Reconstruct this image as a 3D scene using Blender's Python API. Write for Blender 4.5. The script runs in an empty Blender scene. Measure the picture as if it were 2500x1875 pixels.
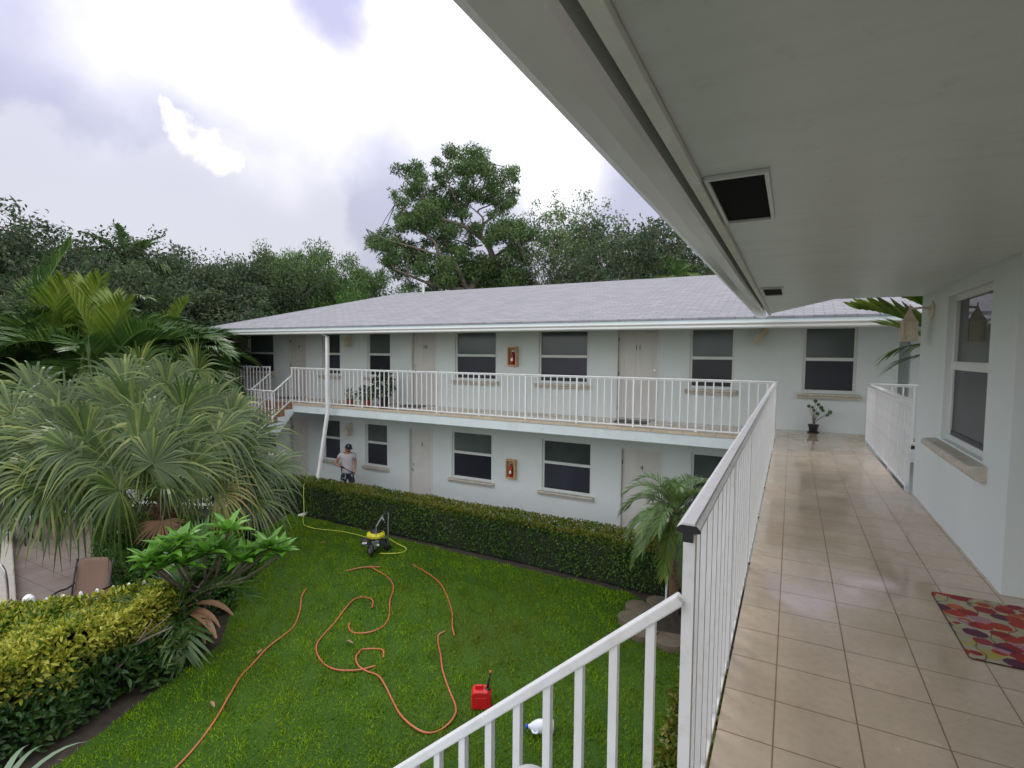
import bpy, bmesh, math, random
import numpy as np
from mathutils import Vector, Matrix
RNG = np.random.default_rng(7)
random.seed(7)
S = bpy.context.scene
COL = S.collection
EYE = 1.535            # eye height over the upper walkway (z = 0)
GND = -2.95            # lawn level

# ------------------------------------------------------------------ camera
cam_d = bpy.data.cameras.new('camera'); cam = bpy.data.objects.new('camera', cam_d); COL.objects.link(cam)
cam_d.sensor_width = 36; cam_d.lens = 18.541; cam_d.clip_start = 0.02; cam_d.clip_end = 2000
yaw, pit, rol = 0.4872, -0.0602, 0.0073
fw = Vector((-math.sin(yaw)*math.cos(pit), math.cos(yaw)*math.cos(pit), math.sin(pit)))
rt = Vector((math.cos(yaw), math.sin(yaw), 0)); up = rt.cross(fw)
R_ = rt*math.cos(rol)+up*math.sin(rol); U_ = up*math.cos(rol)-rt*math.sin(rol)
cam.matrix_world = Matrix((( R_.x, U_.x, -fw.x, 0), (R_.y, U_.y, -fw.y, 0), (R_.z, U_.z, -fw.z, EYE), (0, 0, 0, 1)))
S.camera = cam

# ------------------------------------------------------------------ world, sun, exposure
SUN_EL, SUN_AZ = math.radians(58), math.radians(-35)      # high, ahead and to the left of the view
w = bpy.data.worlds.new('World'); S.world = w; w.use_nodes = True
nt = w.node_tree; N = nt.nodes; Lk = nt.links; N.clear()
def nd(t, **k):
    n = N.new(t)
    for a, v in k.items(): setattr(n, a, v)
    return n
def wmath(op, a, b=None, c=None, clamp=False):
    n = nd('ShaderNodeMath', operation=op, use_clamp=clamp)
    for i, v in enumerate((a, b, c)):
        if v is None: continue
        if isinstance(v, (int, float)): n.inputs[i].default_value = v
        else: Lk.new(v, n.inputs[i])
    return n.outputs[0]
def wmix(f, a, b):
    n = nd('ShaderNodeMix', data_type='RGBA')
    for i, v in ((0, f), (6, a), (7, b)):
        if isinstance(v, (int, float)): n.inputs[i].default_value = v
        elif isinstance(v, tuple): n.inputs[i].default_value = (*v, 1)
        else: Lk.new(v, n.inputs[i])
    return n.outputs[2]
tc = nd('ShaderNodeTexCoord'); nz = nd('ShaderNodeTexNoise'); nz.inputs['Scale'].default_value = 2.6; nz.inputs['Detail'].default_value = 7
Lk.new(tc.outputs['Generated'], nz.inputs['Vector'])
vs = nd('ShaderNodeVectorMath', operation='SUBTRACT'); Lk.new(nz.outputs['Color'], vs.inputs[0]); vs.inputs[1].default_value = (.5, .5, .5)
vm = nd('ShaderNodeVectorMath', operation='SCALE'); Lk.new(vs.outputs[0], vm.inputs[0]); vm.inputs['Scale'].default_value = .42
va = nd('ShaderNodeVectorMath', operation='ADD'); Lk.new(tc.outputs['Generated'], va.inputs[0]); Lk.new(vm.outputs[0], va.inputs[1])
def blob(v, r, soft, src=va):
    d = nd('ShaderNodeVectorMath', operation='DISTANCE'); Lk.new(src.outputs[0], d.inputs[0]); d.inputs[1].default_value = Vector(v).normalized()
    m = nd('ShaderNodeMapRange', interpolation_type='SMOOTHSTEP'); Lk.new(d.outputs['Value'], m.inputs[0])
    m.inputs[1].default_value = r+soft; m.inputs[2].default_value = r; m.inputs[3].default_value = 0; m.inputs[4].default_value = 1
    return m.outputs[0]
n2 = nd('ShaderNodeTexNoise'); n2.inputs['Scale'].default_value = 1.6; n2.inputs['Detail'].default_value = 5; Lk.new(tc.outputs['Generated'], n2.inputs['Vector'])
sx = nd('ShaderNodeSeparateXYZ'); Lk.new(tc.outputs['Generated'], sx.inputs[0])
LAV, GRY = (.63, .615, 1.0), (.60, .625, .71)
elev = nd('ShaderNodeMapRange'); Lk.new(sx.outputs['Z'], elev.inputs[0]); elev.inputs[1].default_value = .12; elev.inputs[2].default_value = .5
base = wmix(wmath('MULTIPLY', elev.outputs[0], .85), GRY, LAV)
n2r = nd('ShaderNodeMapRange'); Lk.new(n2.outputs[0], n2r.inputs[0]); n2r.inputs[1].default_value = .38; n2r.inputs[2].default_value = .66
base = wmix(wmath('MULTIPLY', n2r.outputs[0], .26), base, (.80, .79, .98))
def ray(sx_, sy_):
    return R_*((sx_-1250)/1287.6) - U_*((sy_-937.5)/1287.6) + fw
brt = None
for px, py, r, sf in [(520, -60, .11, .20), (690, 30, .10, .17), (880, 60, .09, .17), (1080, 20, .12, .20), (1190, 120, .05, .17), (700, 170, .03, .12), (1290, 300, .03, .15), (1390, 400, .03, .13), (1330, 180, .07, .16)]:
    b = blob(ray(px, py), r, sf); brt = b if brt is None else wmath('MAXIMUM', brt, b)
gap = blob(ray(815, 45), .035, .07)
brt = wmath('MULTIPLY', brt, wmath('SUBTRACT', 1.0, wmath('MULTIPLY', gap, .85)))
n3 = nd('ShaderNodeTexNoise'); n3.inputs['Scale'].default_value = 14; n3.inputs['Detail'].default_value = 8; Lk.new(tc.outputs['Generated'], n3.inputs['Vector'])
v3 = nd('ShaderNodeVectorMath', operation='SUBTRACT'); Lk.new(n3.outputs['Color'], v3.inputs[0]); v3.inputs[1].default_value = (.5, .5, .5)
v4 = nd('ShaderNodeVectorMath', operation='SCALE'); Lk.new(v3.outputs[0], v4.inputs[0]); v4.inputs['Scale'].default_value = .10
vb = nd('ShaderNodeVectorMath', operation='ADD'); Lk.new(tc.outputs['Generated'], vb.inputs[0]); Lk.new(v4.outputs[0], vb.inputs[1])
for px, py, r, sf in [(400, 243, .006, .010), (420, 268, .011, .010), (447, 300, .015, .011), (475, 332, .017, .012), (505, 362, .019, .012), (540, 392, .017, .014), (572, 412, .010, .014)]:
    brt = wmath('MAXIMUM', brt, wmath('MULTIPLY', blob(ray(px, py), r, sf+.006, vb), .75))
puff = None
for px, py, r in [(60, 500, .10), (170, 500, .075), (250, 490, .06), (430, 520, .08), (540, 540, .10), (690, 520, .09), (640, 580, .12), (330, 590, .10)]:
    b = blob(ray(px, py), r, .035, vb); puff = b if puff is None else wmath('MAXIMUM', puff, b)
sky_c = wmix(wmath('MULTIPLY', puff, .5), base, (.98, .97, 1.04))
dark = blob(ray(455, 212), .022, .05, vb)
sky_c = wmix(wmath('MULTIPLY', dark, .35), sky_c, (.45, .48, .62))
sky_c = wmix(wmath('POWER', brt, 1.35), sky_c, (1.42, 1.42, 1.45))
# unseen sky overhead and behind is raised as added fill; the front is dimmed
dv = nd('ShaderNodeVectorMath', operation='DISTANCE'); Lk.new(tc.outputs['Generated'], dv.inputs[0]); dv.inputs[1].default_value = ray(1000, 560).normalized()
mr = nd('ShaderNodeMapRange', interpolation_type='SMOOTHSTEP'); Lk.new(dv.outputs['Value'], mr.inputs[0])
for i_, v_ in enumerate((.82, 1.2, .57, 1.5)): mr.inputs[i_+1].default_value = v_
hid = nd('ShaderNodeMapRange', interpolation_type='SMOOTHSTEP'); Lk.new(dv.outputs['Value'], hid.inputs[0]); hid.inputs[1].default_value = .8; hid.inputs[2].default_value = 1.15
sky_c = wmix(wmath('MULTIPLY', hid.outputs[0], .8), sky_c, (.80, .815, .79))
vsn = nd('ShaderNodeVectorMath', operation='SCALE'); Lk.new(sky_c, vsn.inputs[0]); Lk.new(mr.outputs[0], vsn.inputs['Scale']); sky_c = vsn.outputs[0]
nish = nd('ShaderNodeTexSky'); nish.sky_type = 'NISHITA'; nish.sun_disc = False; nish.sun_elevation = SUN_EL; nish.sun_rotation = SUN_AZ
nish.dust_density = 2.0
bg1 = nd('ShaderNodeBackground'); Lk.new(nish.outputs[0], bg1.inputs[0]); bg1.inputs[1].default_value = .05
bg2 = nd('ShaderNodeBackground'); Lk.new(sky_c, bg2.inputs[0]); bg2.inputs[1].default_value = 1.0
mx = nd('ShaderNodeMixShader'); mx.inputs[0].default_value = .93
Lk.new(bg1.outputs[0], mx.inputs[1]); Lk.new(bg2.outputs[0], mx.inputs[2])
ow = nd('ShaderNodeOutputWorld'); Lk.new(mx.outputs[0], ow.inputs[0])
sl = bpy.data.lights.new('sun', 'SUN'); sl.energy = .8; sl.angle = math.radians(25); sl.color = (1, .96, .9)
so = bpy.data.objects.new('sun', sl); COL.objects.link(so)
sd = Vector((math.sin(SUN_AZ)*math.cos(SUN_EL), math.cos(SUN_AZ)*math.cos(SUN_EL), math.sin(SUN_EL)))
so.rotation_euler = sd.to_track_quat('Z', 'Y').to_euler()
S.view_settings.view_transform = 'Standard'; S.view_settings.look = 'None'; S.view_settings.exposure = 0.74; S.view_settings.gamma = 1
S.cycles.max_bounces = 8; S.cycles.transparent_max_bounces = 4
try: S.cycles.use_denoising = True
except Exception: pass

# ------------------------------------------------------------------ material helpers
class MT:
    def __init__(s, name):
        s.m = bpy.data.materials.new(name); s.m.use_nodes = True; s.t = s.m.node_tree; s.t.nodes.clear()
        s.out = s.t.nodes.new('ShaderNodeOutputMaterial')
    def n(s, t, **k):
        x = s.t.nodes.new(t)
        for a, v in k.items(): setattr(x, a, v)
        return x
    def l(s, a, b): s.t.links.new(a, b)
    def set(s, inp, v):
        if isinstance(v, bpy.types.NodeSocket): s.l(v, inp)
        elif isinstance(v, tuple) and len(v) == 3 and inp.type == 'RGBA': inp.default_value = (*v, 1)
        else: inp.default_value = v
    def math(s, op, a, b=None, c=None):
        x = s.n('ShaderNodeMath', operation=op)
        for i, v in enumerate((a, b, c)):
            if v is not None: s.set(x.inputs[i], v)
        return x.outputs[0]
    def mix(s, f, a, b):
        x = s.n('ShaderNodeMix', data_type='RGBA'); s.set(x.inputs[0], f); s.set(x.inputs[6], a); s.set(x.inputs[7], b); return x.outputs[2]
    def noise(s, scale, detail=3, vec=None, rough=.5, dist=0):
        x = s.n('ShaderNodeTexNoise'); x.inputs['Scale'].default_value = scale; x.inputs['Detail'].default_value = detail
        x.inputs['Roughness'].default_value = rough; x.inputs['Distortion'].default_value = dist
        s.l(vec if vec is not None else s.co(), x.inputs['Vector']); return x.outputs[0]
    def co(s):
        if not hasattr(s, '_co'): s._co = s.n('ShaderNodeTexCoord').outputs['Object']
        return s._co
    def rng(s, v, a, b, c=0., d=1.):
        x = s.n('ShaderNodeMapRange'); s.set(x.inputs[0], v)
        for i, q in enumerate((a, b, c, d)): x.inputs[i+1].default_value = q
        return x.outputs[0]
    def bump(s, h, st=.3, dist=.01):
        x = s.n('ShaderNodeBump'); x.inputs['Strength'].default_value = st; x.inputs['Distance'].default_value = dist; s.l(h, x.inputs['Height']); return x.outputs[0]
    def pbr(s, col, rough=.6, metal=0., spec=.5, normal=None, coat=0.):
        p = s.n('ShaderNodeBsdfPrincipled'); s.set(p.inputs['Base Color'], col); s.set(p.inputs['Roughness'], rough)
        p.inputs['Metallic'].default_value = metal; p.inputs['Specular IOR Level'].default_value = spec
        p.inputs['Coat Weight'].default_value = coat
        if normal is not None: s.l(normal, p.inputs['Normal'])
        s.l(p.outputs[0], s.out.inputs[0]); s.p = p; return p
def simple(name, col, rough=.6, var=.12, scale=6., metal=0., spec=.5, bump=0., bscale=60., dirt=None, coat=0.):
    t = MT(name); n = t.noise(scale, 5)
    c = t.mix(t.rng(n, .3, .7), tuple(x*(1-var) for x in col), tuple(min(1, x*(1+var)) for x in col))
    if dirt:
        d = t.noise(dirt[1], 8, rough=.65); c = t.mix(t.math('MULTIPLY', t.rng(d, .52, .72), dirt[2]), c, dirt[0])
    nm = t.bump(t.noise(bscale, 3), bump, .004) if bump else None
    t.pbr(c, rough, metal, spec, nm, coat); return t.m
def leafmat(name, cols, rough=.45, trans=.25, spec=.35, poscol=None):
    t = MT(name); g = t.n('ShaderNodeNewGeometry'); r = t.n('ShaderNodeValToRGB'); r.color_ramp.interpolation = 'LINEAR'
    e = r.color_ramp.elements
    for i, (p, c) in enumerate(cols):
        if i < 2: el = e[i]; el.position = p
        else: el = e.new(p)
        el.color = (*c, 1)
    big = t.noise(1.1, 3)
    v = t.math('ADD', t.math('MULTIPLY', g.outputs['Random Per Island'], .62), t.math('MULTIPLY', t.rng(big, .35, .65), .38))
    t.l(v, r.inputs[0]); p = t.pbr(r.outputs[0], rough, 0, spec)
    tr = t.n('ShaderNodeBsdfTranslucent'); t.l(r.outputs[0], tr.inputs[0])
    m = t.n('ShaderNodeMixShader'); m.inputs[0].default_value = trans
    t.l(p.outputs[0], m.inputs[1]); t.l(tr.outputs[0], m.inputs[2]); t.l(m.outputs[0], t.out.inputs[0]); return t.m

# ------------------------------------------------------------------ mesh helpers
class MB:
    """collects geometry for ONE mesh object"""
    def __init__(s): s.V = []; s.F = []; s.M = []; s.n = 0; s.mats = []; s.smooth = False
    def slot(s, m):
        if m not in s.mats: s.mats.append(m)
        return s.mats.index(m)
    def add(s, V, F, m=None):
        V = np.asarray(V, float); F = [tuple(int(i)+s.n for i in f) for f in F]
        s.V.append(V); s.F += F; s.M += [s.slot(m) if m else 0]*len(F); s.n += len(V); return s
    def addq(s, V, F, m=None):      # numpy faces (k,4)/(k,3)
        return s.add(V, F.tolist(), m)
    def box(s, c, d, m=None, rz=0, M=None):
        x, y, z = (q/2 for q in d)
        V = np.array([(a*x, b*y, e*z) for e in (-1, 1) for b in (-1, 1) for a in (-1, 1)])
        if M is not None: V = V@np.array(M.to_3x3()).T
        if rz: cr, sr = math.cos(rz), math.sin(rz); V = V@np.array([[cr, -sr, 0], [sr, cr, 0], [0, 0, 1]]).T
        return s.add(V+np.array(c), [(0, 2, 3, 1), (4, 5, 7, 6), (0, 1, 5, 4), (2, 6, 7, 3), (0, 4, 6, 2), (1, 3, 7, 5)], m)
    def bb(s, x0, x1, y0, y1, z0, z1, m=None): return s.box(((x0+x1)/2, (y0+y1)/2, (z0+z1)/2), (x1-x0, y1-y0, z1-z0), m)
    def tube(s, P, r, k=8, m=None, caps=True):
        P = [Vector(p) for p in P]; n = len(P); r = [r]*n if isinstance(r, (int, float)) else list(r)
        V = []; F = []; ref = None
        for i, p in enumerate(P):
            t = (P[min(i+1, n-1)]-P[max(i-1, 0)])
            t = t.normalized() if t.length > 1e-9 else Vector((0, 0, 1))
            if ref is None: ref = Vector((0, 0, 1)) if abs(t.z) < .9 else Vector((1, 0, 0))
            a = t.cross(ref).normalized(); ref = a.cross(t).normalized() if False else ref
            if a.length < .1: a = t.cross(Vector((1, 0, 0))).normalized()
            b = t.cross(a)
            for j in range(k):
                q = 2*math.pi*j/k; V.append(p+(a*math.cos(q)+b*math.sin(q))*r[i])
        for i in range(n-1):
            for j in range(k): j2 = (j+1) % k; F.append((i*k+j, i*k+j2, (i+1)*k+j2, (i+1)*k+j))
        if caps: F.append(tuple(range(k))[::-1]); F.append(tuple((n-1)*k+j for j in range(k)))
        return s.add([tuple(v) for v in V], F, m)
    def prism(s, poly, a, b, axis='y', m=None):
        n = len(poly)
        def q(p, t): return {'y': (p[0], t, p[1]), 'x': (t, p[0], p[1]), 'z': (p[0], p[1], t)}[axis]
        V = [q(p, a) for p in poly]+[q(p, b) for p in poly]
        F = [tuple(range(n)), tuple(range(2*n-1, n-1, -1))]+[(i, i+n, (i+1) % n+n, (i+1) % n) for i in range(n)]
        return s.add(V, F, m)
    def lathe(s, prof, c=(0, 0, 0), k=20, m=None, M=None):
        V = []; F = []; n = len(prof)
        for i, (r, z) in enumerate(prof):
            for j in range(k): a = 2*math.pi*j/k; V.append((r*math.cos(a), r*math.sin(a), z))
        for i in range(n-1):
            for j in range(k): j2 = (j+1) % k; F.append((i*k+j, i*k+j2, (i+1)*k+j2, (i+1)*k+j))
        F.append(tuple(range(k))[::-1]); F.append(tuple((n-1)*k+j for j in range(k)))
        V = np.array(V)
        if M is not None: V = V@np.array(M.to_3x3()).T
        return s.add(V+np.array(c), F, m)
    def mesh(s, name, m=None, smooth=False, recalc=False):
        me = bpy.data.meshes.new(name); V = np.concatenate(s.V)
        nf = len(s.F); tot = np.fromiter((len(f) for f in s.F), int, nf); st = np.concatenate(([0], np.cumsum(tot)[:-1]))
        idx = np.fromiter((i for f in s.F for i in f), int, tot.sum())
        me.vertices.add(len(V)); me.vertices.foreach_set('co', V.astype('f').ravel())
        me.loops.add(len(idx)); me.loops.foreach_set('vertex_index', idx.astype('i'))
        me.polygons.add(nf); me.polygons.foreach_set('loop_start', st.astype('i')); me.polygons.foreach_set('loop_total', tot.astype('i'))
        mats = s.mats if s.mats else [m]
        for q in mats: me.materials.append(q)
        if len(mats) > 1: me.polygons.foreach_set('material_index', np.array(s.M, 'i'))
        me.update(calc_edges=True); me.validate()
        if recalc:
            b = bmesh.new(); b.from_mesh(me); bmesh.ops.recalc_face_normals(b, faces=b.faces); b.to_mesh(me); b.free()
        me.polygons.foreach_set('use_smooth', [bool(smooth)]*len(me.polygons))
        return me
    def obj(s, name, m=None, parent=None, smooth=False, bevel=0, recalc=True):
        o = bpy.data.objects.new(name, s.mesh(name, m, smooth, recalc)); COL.objects.link(o)
        if parent: o.parent = parent
        if bevel:
            q = o.modifiers.new('bevel', 'BEVEL'); q.width = bevel; q.segments = 2; q.limit_method = 'ANGLE'
        return o
def empty(name, loc=(0, 0, 0), rz=0):
    o = bpy.data.objects.new(name, None); COL.objects.link(o); o.location = loc; o.rotation_euler = (0, 0, rz); o.empty_display_size = .1; return o
def tag(o, label, cat, group=None):
    o['label'] = label; o['category'] = cat
    if group: o['group'] = group
    return o
def struct(o): o['kind'] = 'structure'; return o
def copy_tree(o, parent=None):
    c = o.copy(); COL.objects.link(c)
    if parent is not None: c.parent = parent
    for ch in list(o.children): copy_tree(ch, c)
    return c
def wall_holes(mb, x0, x1, z0, z1, y, holes, depth, m, face=-1, axis='x'):
    """wall face in plane y with rectangular openings (hx0,hx1,hz0,hz1) and reveals going back by depth"""
    xs = sorted({x0, x1, *[h[0] for h in holes], *[h[1] for h in holes]}); zs = sorted({z0, z1, *[h[2] for h in holes], *[h[3] for h in holes]})
    P = (lambda x, yy, z: (x, yy, z)) if axis == 'x' else (lambda x, yy, z: (yy, x, z))
    for i in range(len(xs)-1):
        for j in range(len(zs)-1):
            cx, cz = (xs[i]+xs[i+1])/2, (zs[j]+zs[j+1])/2
            if any(h[0] < cx < h[1] and h[2] < cz < h[3] for h in holes): continue
            mb.add([P(xs[i], y, zs[j]), P(xs[i+1], y, zs[j]), P(xs[i+1], y, zs[j+1]), P(xs[i], y, zs[j+1])], [(0, 1, 2, 3)], m)
    for a, b, c, d in holes:
        y2 = y+depth
        for q in ([(a, y, c), (a, y2, c), (a, y2, d), (a, y, d)], [(b, y, c), (b, y2, c), (b, y2, d), (b, y, d)], [(a, y, d), (a, y2, d), (b, y2, d), (b, y, d)], [(a, y, c), (a, y2, c), (b, y2, c), (b, y, c)]):
            mb.add([P(*v) for v in q], [(0, 1, 2, 3)], m)

def unit(v): return v/np.maximum(np.linalg.norm(v, axis=-1, keepdims=True), 1e-9)
def leaf_quads(P, D, Nn, L, W, fold=.15):
    """diamond leaves: P base, D direction, Nn normal"""
    D = unit(D); Sd = unit(np.cross(D, Nn)); Nn = np.cross(Sd, D)
    L = np.broadcast_to(L, len(P))[:, None]; W = np.broadcast_to(W, len(P))[:, None]
    a = P; b = P+D*L*.45+Sd*W*.5+Nn*W*fold; c = P+D*L-Nn*L*.06; d = P+D*L*.45-Sd*W*.5+Nn*W*fold
    V = np.stack([a, b, c, d], 1).reshape(-1, 3); F = np.arange(len(V)).reshape(-1, 4); return V, F
def leaf_oval(P, D, Nn, L, W, fold=.15, curl=.12):
    """6 point folded leaves"""
    D = unit(D); Sd = unit(np.cross(D, Nn)); Nn = np.cross(Sd, D)
    L = np.broadcast_to(L, len(P))[:, None]; W = np.broadcast_to(W, len(P))[:, None]
    pts = [P, P+D*L*.32+Sd*W*.46+Nn*W*fold, P+D*L*.7+Sd*W*.4+Nn*W*fold-Nn*L*curl*.4, P+D*L-Nn*L*curl, P+D*L*.7-Sd*W*.4+Nn*W*fold-Nn*L*curl*.4, P+D*L*.32-Sd*W*.46+Nn*W*fold, P+D*L*.5-Nn*L*curl*.15]
    V = np.stack(pts, 1).reshape(-1, 3); k = np.arange(len(P))[:, None]*7
    F = np.concatenate([k+np.array([0, 1, 6, 5]), k+np.array([1, 2, 3, 6]), k+np.array([6, 3, 4, 5])]); return V, F
def strips(P, D, Sd, L, W, droop, nseg=3, tip=.05, sag=1.0):
    """tapering, drooping ribbons (palm leaflets, fan segments, blades)"""
    n = len(P); D = unit(D); Sd = unit(Sd); L = np.broadcast_to(L, n)[:, None]; W = np.broadcast_to(W, n)[:, None]; dr = np.broadcast_to(droop, n)[:, None]
    rows = []
    for i in range(nseg+1):
        t = i/nseg; c = P+D*L*t*(1-.12*dr*t); c = c-np.array([0, 0, 1.])*L*dr*t**(1+sag)
        wd = W*(.55+.9*t*(1-t)*1.6)*(1-t**3)+W*tip*t; rows.append(c-Sd*wd/2); rows.append(c+Sd*wd/2)
    V = np.stack(rows, 1).reshape(-1, 3); k = np.arange(n)[:, None]*(2*(nseg+1))
    F = np.concatenate([k+np.array([2*i, 2*i+1, 2*i+3, 2*i+2]) for i in range(nseg)]); return V, F
def rdir(n, upb=0.):
    v = RNG.normal(size=(n, 3)); v[:, 2] += upb; return unit(v)

# ------------------------------------------------------------------ materials
def wall_mat():
    t = MT('mint_stucco'); mp = t.n('ShaderNodeMapping'); t.l(t.co(), mp.inputs[0]); mp.inputs['Scale'].default_value = (3.1, 3.1, .5)
    c = t.mix(t.rng(t.noise(1.3, 5), .3, .7), (.615, .665, .665), (.655, .70, .695)); c = t.mix(t.math('MULTIPLY', t.rng(t.noise(1.6, 6, vec=mp.outputs[0], rough=.65), .56, .78), .14), c, (.50, .53, .50))
    c = t.mix(t.math('MULTIPLY', t.rng(t.noise(1.1, 8, rough=.7), .55, .72), .35), c, (.52, .56, .54))
    t.pbr(c, .75, 0, .35, t.bump(t.math('ADD', t.noise(80, 3), t.noise(14, 4)), .3, .004)); return t.m
M_wall = wall_mat()
M_slab = simple('painted_slab_edge', (.62, .685, .70), .7, .05, 2.0, bump=.15, dirt=((.40, .43, .40), 3.0, .4))
M_white = simple('white_paint', (.76, .76, .77), .38, .04, 5., spec=.5, dirt=((.48, .46, .40), 9., .5))
M_frame = simple('window_frame_paint', (.62, .64, .62), .45, .04, 5.)
M_sill = simple('sand_stone_sill', (.50, .46, .39), .8, .14, 14., bump=.4, bscale=70)
M_door = simple('door_paint', (.60, .58, .555), .5, .04, 3.)
def glassm(name, col, rough=.08):
    t = MT(name); n = t.noise(.8, 2); c = t.mix(t.rng(n, .35, .65), tuple(x*.8 for x in col), tuple(x*1.25 for x in col)); t.pbr(c, rough, 0, .35); return t.m
M_glU = glassm('window_glass_blind', (.075, .095, .092), .15); M_glL = glassm('window_glass_screen', (.024, .025, .036), .35)
M_black = simple('black_plastic', (.015, .015, .016), .5, .2, 8.)
M_metal = simple('brushed_metal', (.45, .45, .46), .3, .08, 9., metal=.9)
M_darkmet = simple('dark_metal', (.05, .05, .055), .45, .1, 9., metal=.5)
M_plastic = simple('cream_plastic', (.62, .53, .40), .6, .06, 7., dirt=((.45, .36, .22), 12., .5))
M_num = simple('number_paint', (.04, .04, .04), .5)
def soffit_mat():
    t = MT('soffit_paint'); mp = t.n('ShaderNodeMapping'); t.l(t.co(), mp.inputs[0]); mp.inputs['Scale'].default_value = (.8, 5., 1.)
    st = t.noise(1.3, 6, vec=mp.outputs[0], rough=.6); big = t.noise(.55, 4); fine = t.noise(55, 3)
    c = t.mix(t.rng(big, .35, .65), (.60, .66, .64), (.67, .735, .715)); c = t.mix(t.math('MULTIPLY', t.rng(st, .48, .72), .40), c, (.50, .55, .50))
    c = t.mix(t.math('MULTIPLY', t.rng(t.noise(9, 8, rough=.75), .56, .72), .5), c, (.42, .43, .37))
    h = t.math('ADD', t.math('MULTIPLY', st, 1.), t.math('MULTIPLY', fine, .10)); t.pbr(c, .34, 0, .45, t.bump(h, .35, .012)); return t.m
M_soff = soffit_mat()
M_trim = simple('trim_board', (.72, .74, .70), .6, .08, 8., bump=.3, bscale=50)
M_gut = simple('gutter_enamel', (.74, .745, .74), .16, .03, 2., spec=.5)
M_fasc = simple('fascia_paint', (.56, .64, .65), .5, .04, 3.)
M_mesh = simple('vent_mesh', (.007, .008, .009), .8, .3, 40., spec=.1)
M_concrete = simple('concrete', (.33, .32, .29), .85, .15, 5., bump=.3)
M_soil = simple('soil', (.035, .026, .018), .95, .4, 9., bump=.8, bscale=30)
M_terra = simple('terracotta', (.32, .09, .05), .75, .15, 10.)
M_bark = simple('bark', (.16, .13, .10), .9, .3, 7., bump=.8, bscale=20)
M_fibre = simple('palm_fibre', (.13, .075, .04), .95, .4, 16., bump=1., bscale=40)

def tile_mat(name, colA, colB, grout, s, ox, oy, g=.006, wet=.6, var=.12, rough=(.05, .34)):
    t = MT(name); sp = t.n('ShaderNodeSeparateXYZ'); t.l(t.co(), sp.inputs[0]); ms = []; ids = []
    for c, o in ((sp.outputs[0], ox), (sp.outputs[1], oy)):
        q = t.math('DIVIDE', t.math('SUBTRACT', c, o), s); f = t.math('FRACT', q); ids.append(t.math('FLOOR', q))
        ms.append(t.math('GREATER_THAN', t.math('ABSOLUTE', t.math('SUBTRACT', f, .5)), .5-g/(2*s)))
    gm = t.math('MAXIMUM', *ms)
    cb = t.n('ShaderNodeCombineXYZ'); t.l(ids[0], cb.inputs[0]); t.l(ids[1], cb.inputs[1])
    wn = t.n('ShaderNodeTexWhiteNoise'); t.l(cb.outputs[0], wn.inputs['Vector'])
    c = t.mix(t.rng(t.noise(2.2, 6), .3, .7), colA, colB)
    c = t.mix(t.math('MULTIPLY', t.rng(t.noise(28, 6), .45, .7), .25), c, tuple(x*.7 for x in colA))
    c = t.mix(t.math('MULTIPLY', wn.outputs['Value'], var*2), c, tuple(x*.78 for x in colA))
    wetn = t.rng(t.noise(1.3, 6), .36, .60)                    # damp film where the rain blew in
    c = t.mix(t.math('MULTIPLY', wetn, .25*wet), c, tuple(x*.62 for x in colA))
    c = t.mix(gm, c, grout)
    ro = t.math('ADD', t.math('MULTIPLY', t.math('SUBTRACT', 1., wetn), rough[1]-rough[0]), rough[0])
    ro = t.math('MAXIMUM', ro, t.math('MULTIPLY', gm, .8))
    h = t.math('SUBTRACT', t.math('MULTIPLY', t.noise(30, 4, dist=.25), t.math('MULTIPLY', wn.outputs['Value'], .22)), gm)
    p = t.pbr(c, ro, 0, .5, t.bump(h, .5, .004)); t.l(t.math('MULTIPLY', wetn, .55*wet/.6), p.inputs['Coat Weight']); p.inputs['Coat Roughness'].default_value = .06; return t.m
GX, GY, GS = -.014, 3.154, .3071
M_tile = tile_mat('walkway_tile', (.55, .44, .325), (.64, .53, .40), (.22, .15, .10), GS, GX, GY)
M_patio = tile_mat('patio_tile', (.28, .215, .185), (.34, .28, .25), (.17, .125, .10), .42, -12, 4, g=.012, wet=.2, rough=(.45, .7))
M_step = tile_mat('step_tile', (.30, .15, .085), (.36, .20, .12), (.42, .36, .3), GS, GX, GY, g=.01)

def shingle():
    t = MT('asphalt_shingles'); sp = t.n('ShaderNodeSeparateXYZ'); t.l(t.co(), sp.inputs[0])
    cb = t.n('ShaderNodeCombineXYZ'); t.l(sp.outputs[0], cb.inputs[0]); t.l(sp.outputs[1], cb.inputs[1])
    b = t.n('ShaderNodeTexBrick'); t.l(cb.outputs[0], b.inputs['Vector']); b.offset = .5
    for k, v in (('Scale', 1.), ('Mortar Size', .009), ('Brick Width', .31), ('Row Height', .145), ('Bias', 0.), ('Mortar Smooth', .1)): b.inputs[k].default_value = v
    b.inputs['Color1'].default_value = (.175, .175, .19, 1); b.inputs['Color2'].default_value = (.245, .242, .262, 1); b.inputs['Mortar'].default_value = (.10, .10, .11, 1)
    c = t.mix(t.math('MULTIPLY', t.rng(t.noise(1.1, 6), .35, .7), .35), b.outputs[0], (.20, .198, .212)); c = t.mix(t.math('MULTIPLY', t.rng(t.noise(120, 2), .4, .7), .35), c, (.32, .31, .34))
    f = t.math('FRACT', t.math('DIVIDE', sp.outputs[1], .145))
    t.pbr(c, .75, 0, .4, t.bump(t.math('SUBTRACT', t.math('MULTIPLY', f, -.6), b.outputs['Fac']), .7, .012)); return t.m
M_roof = shingle()

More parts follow.
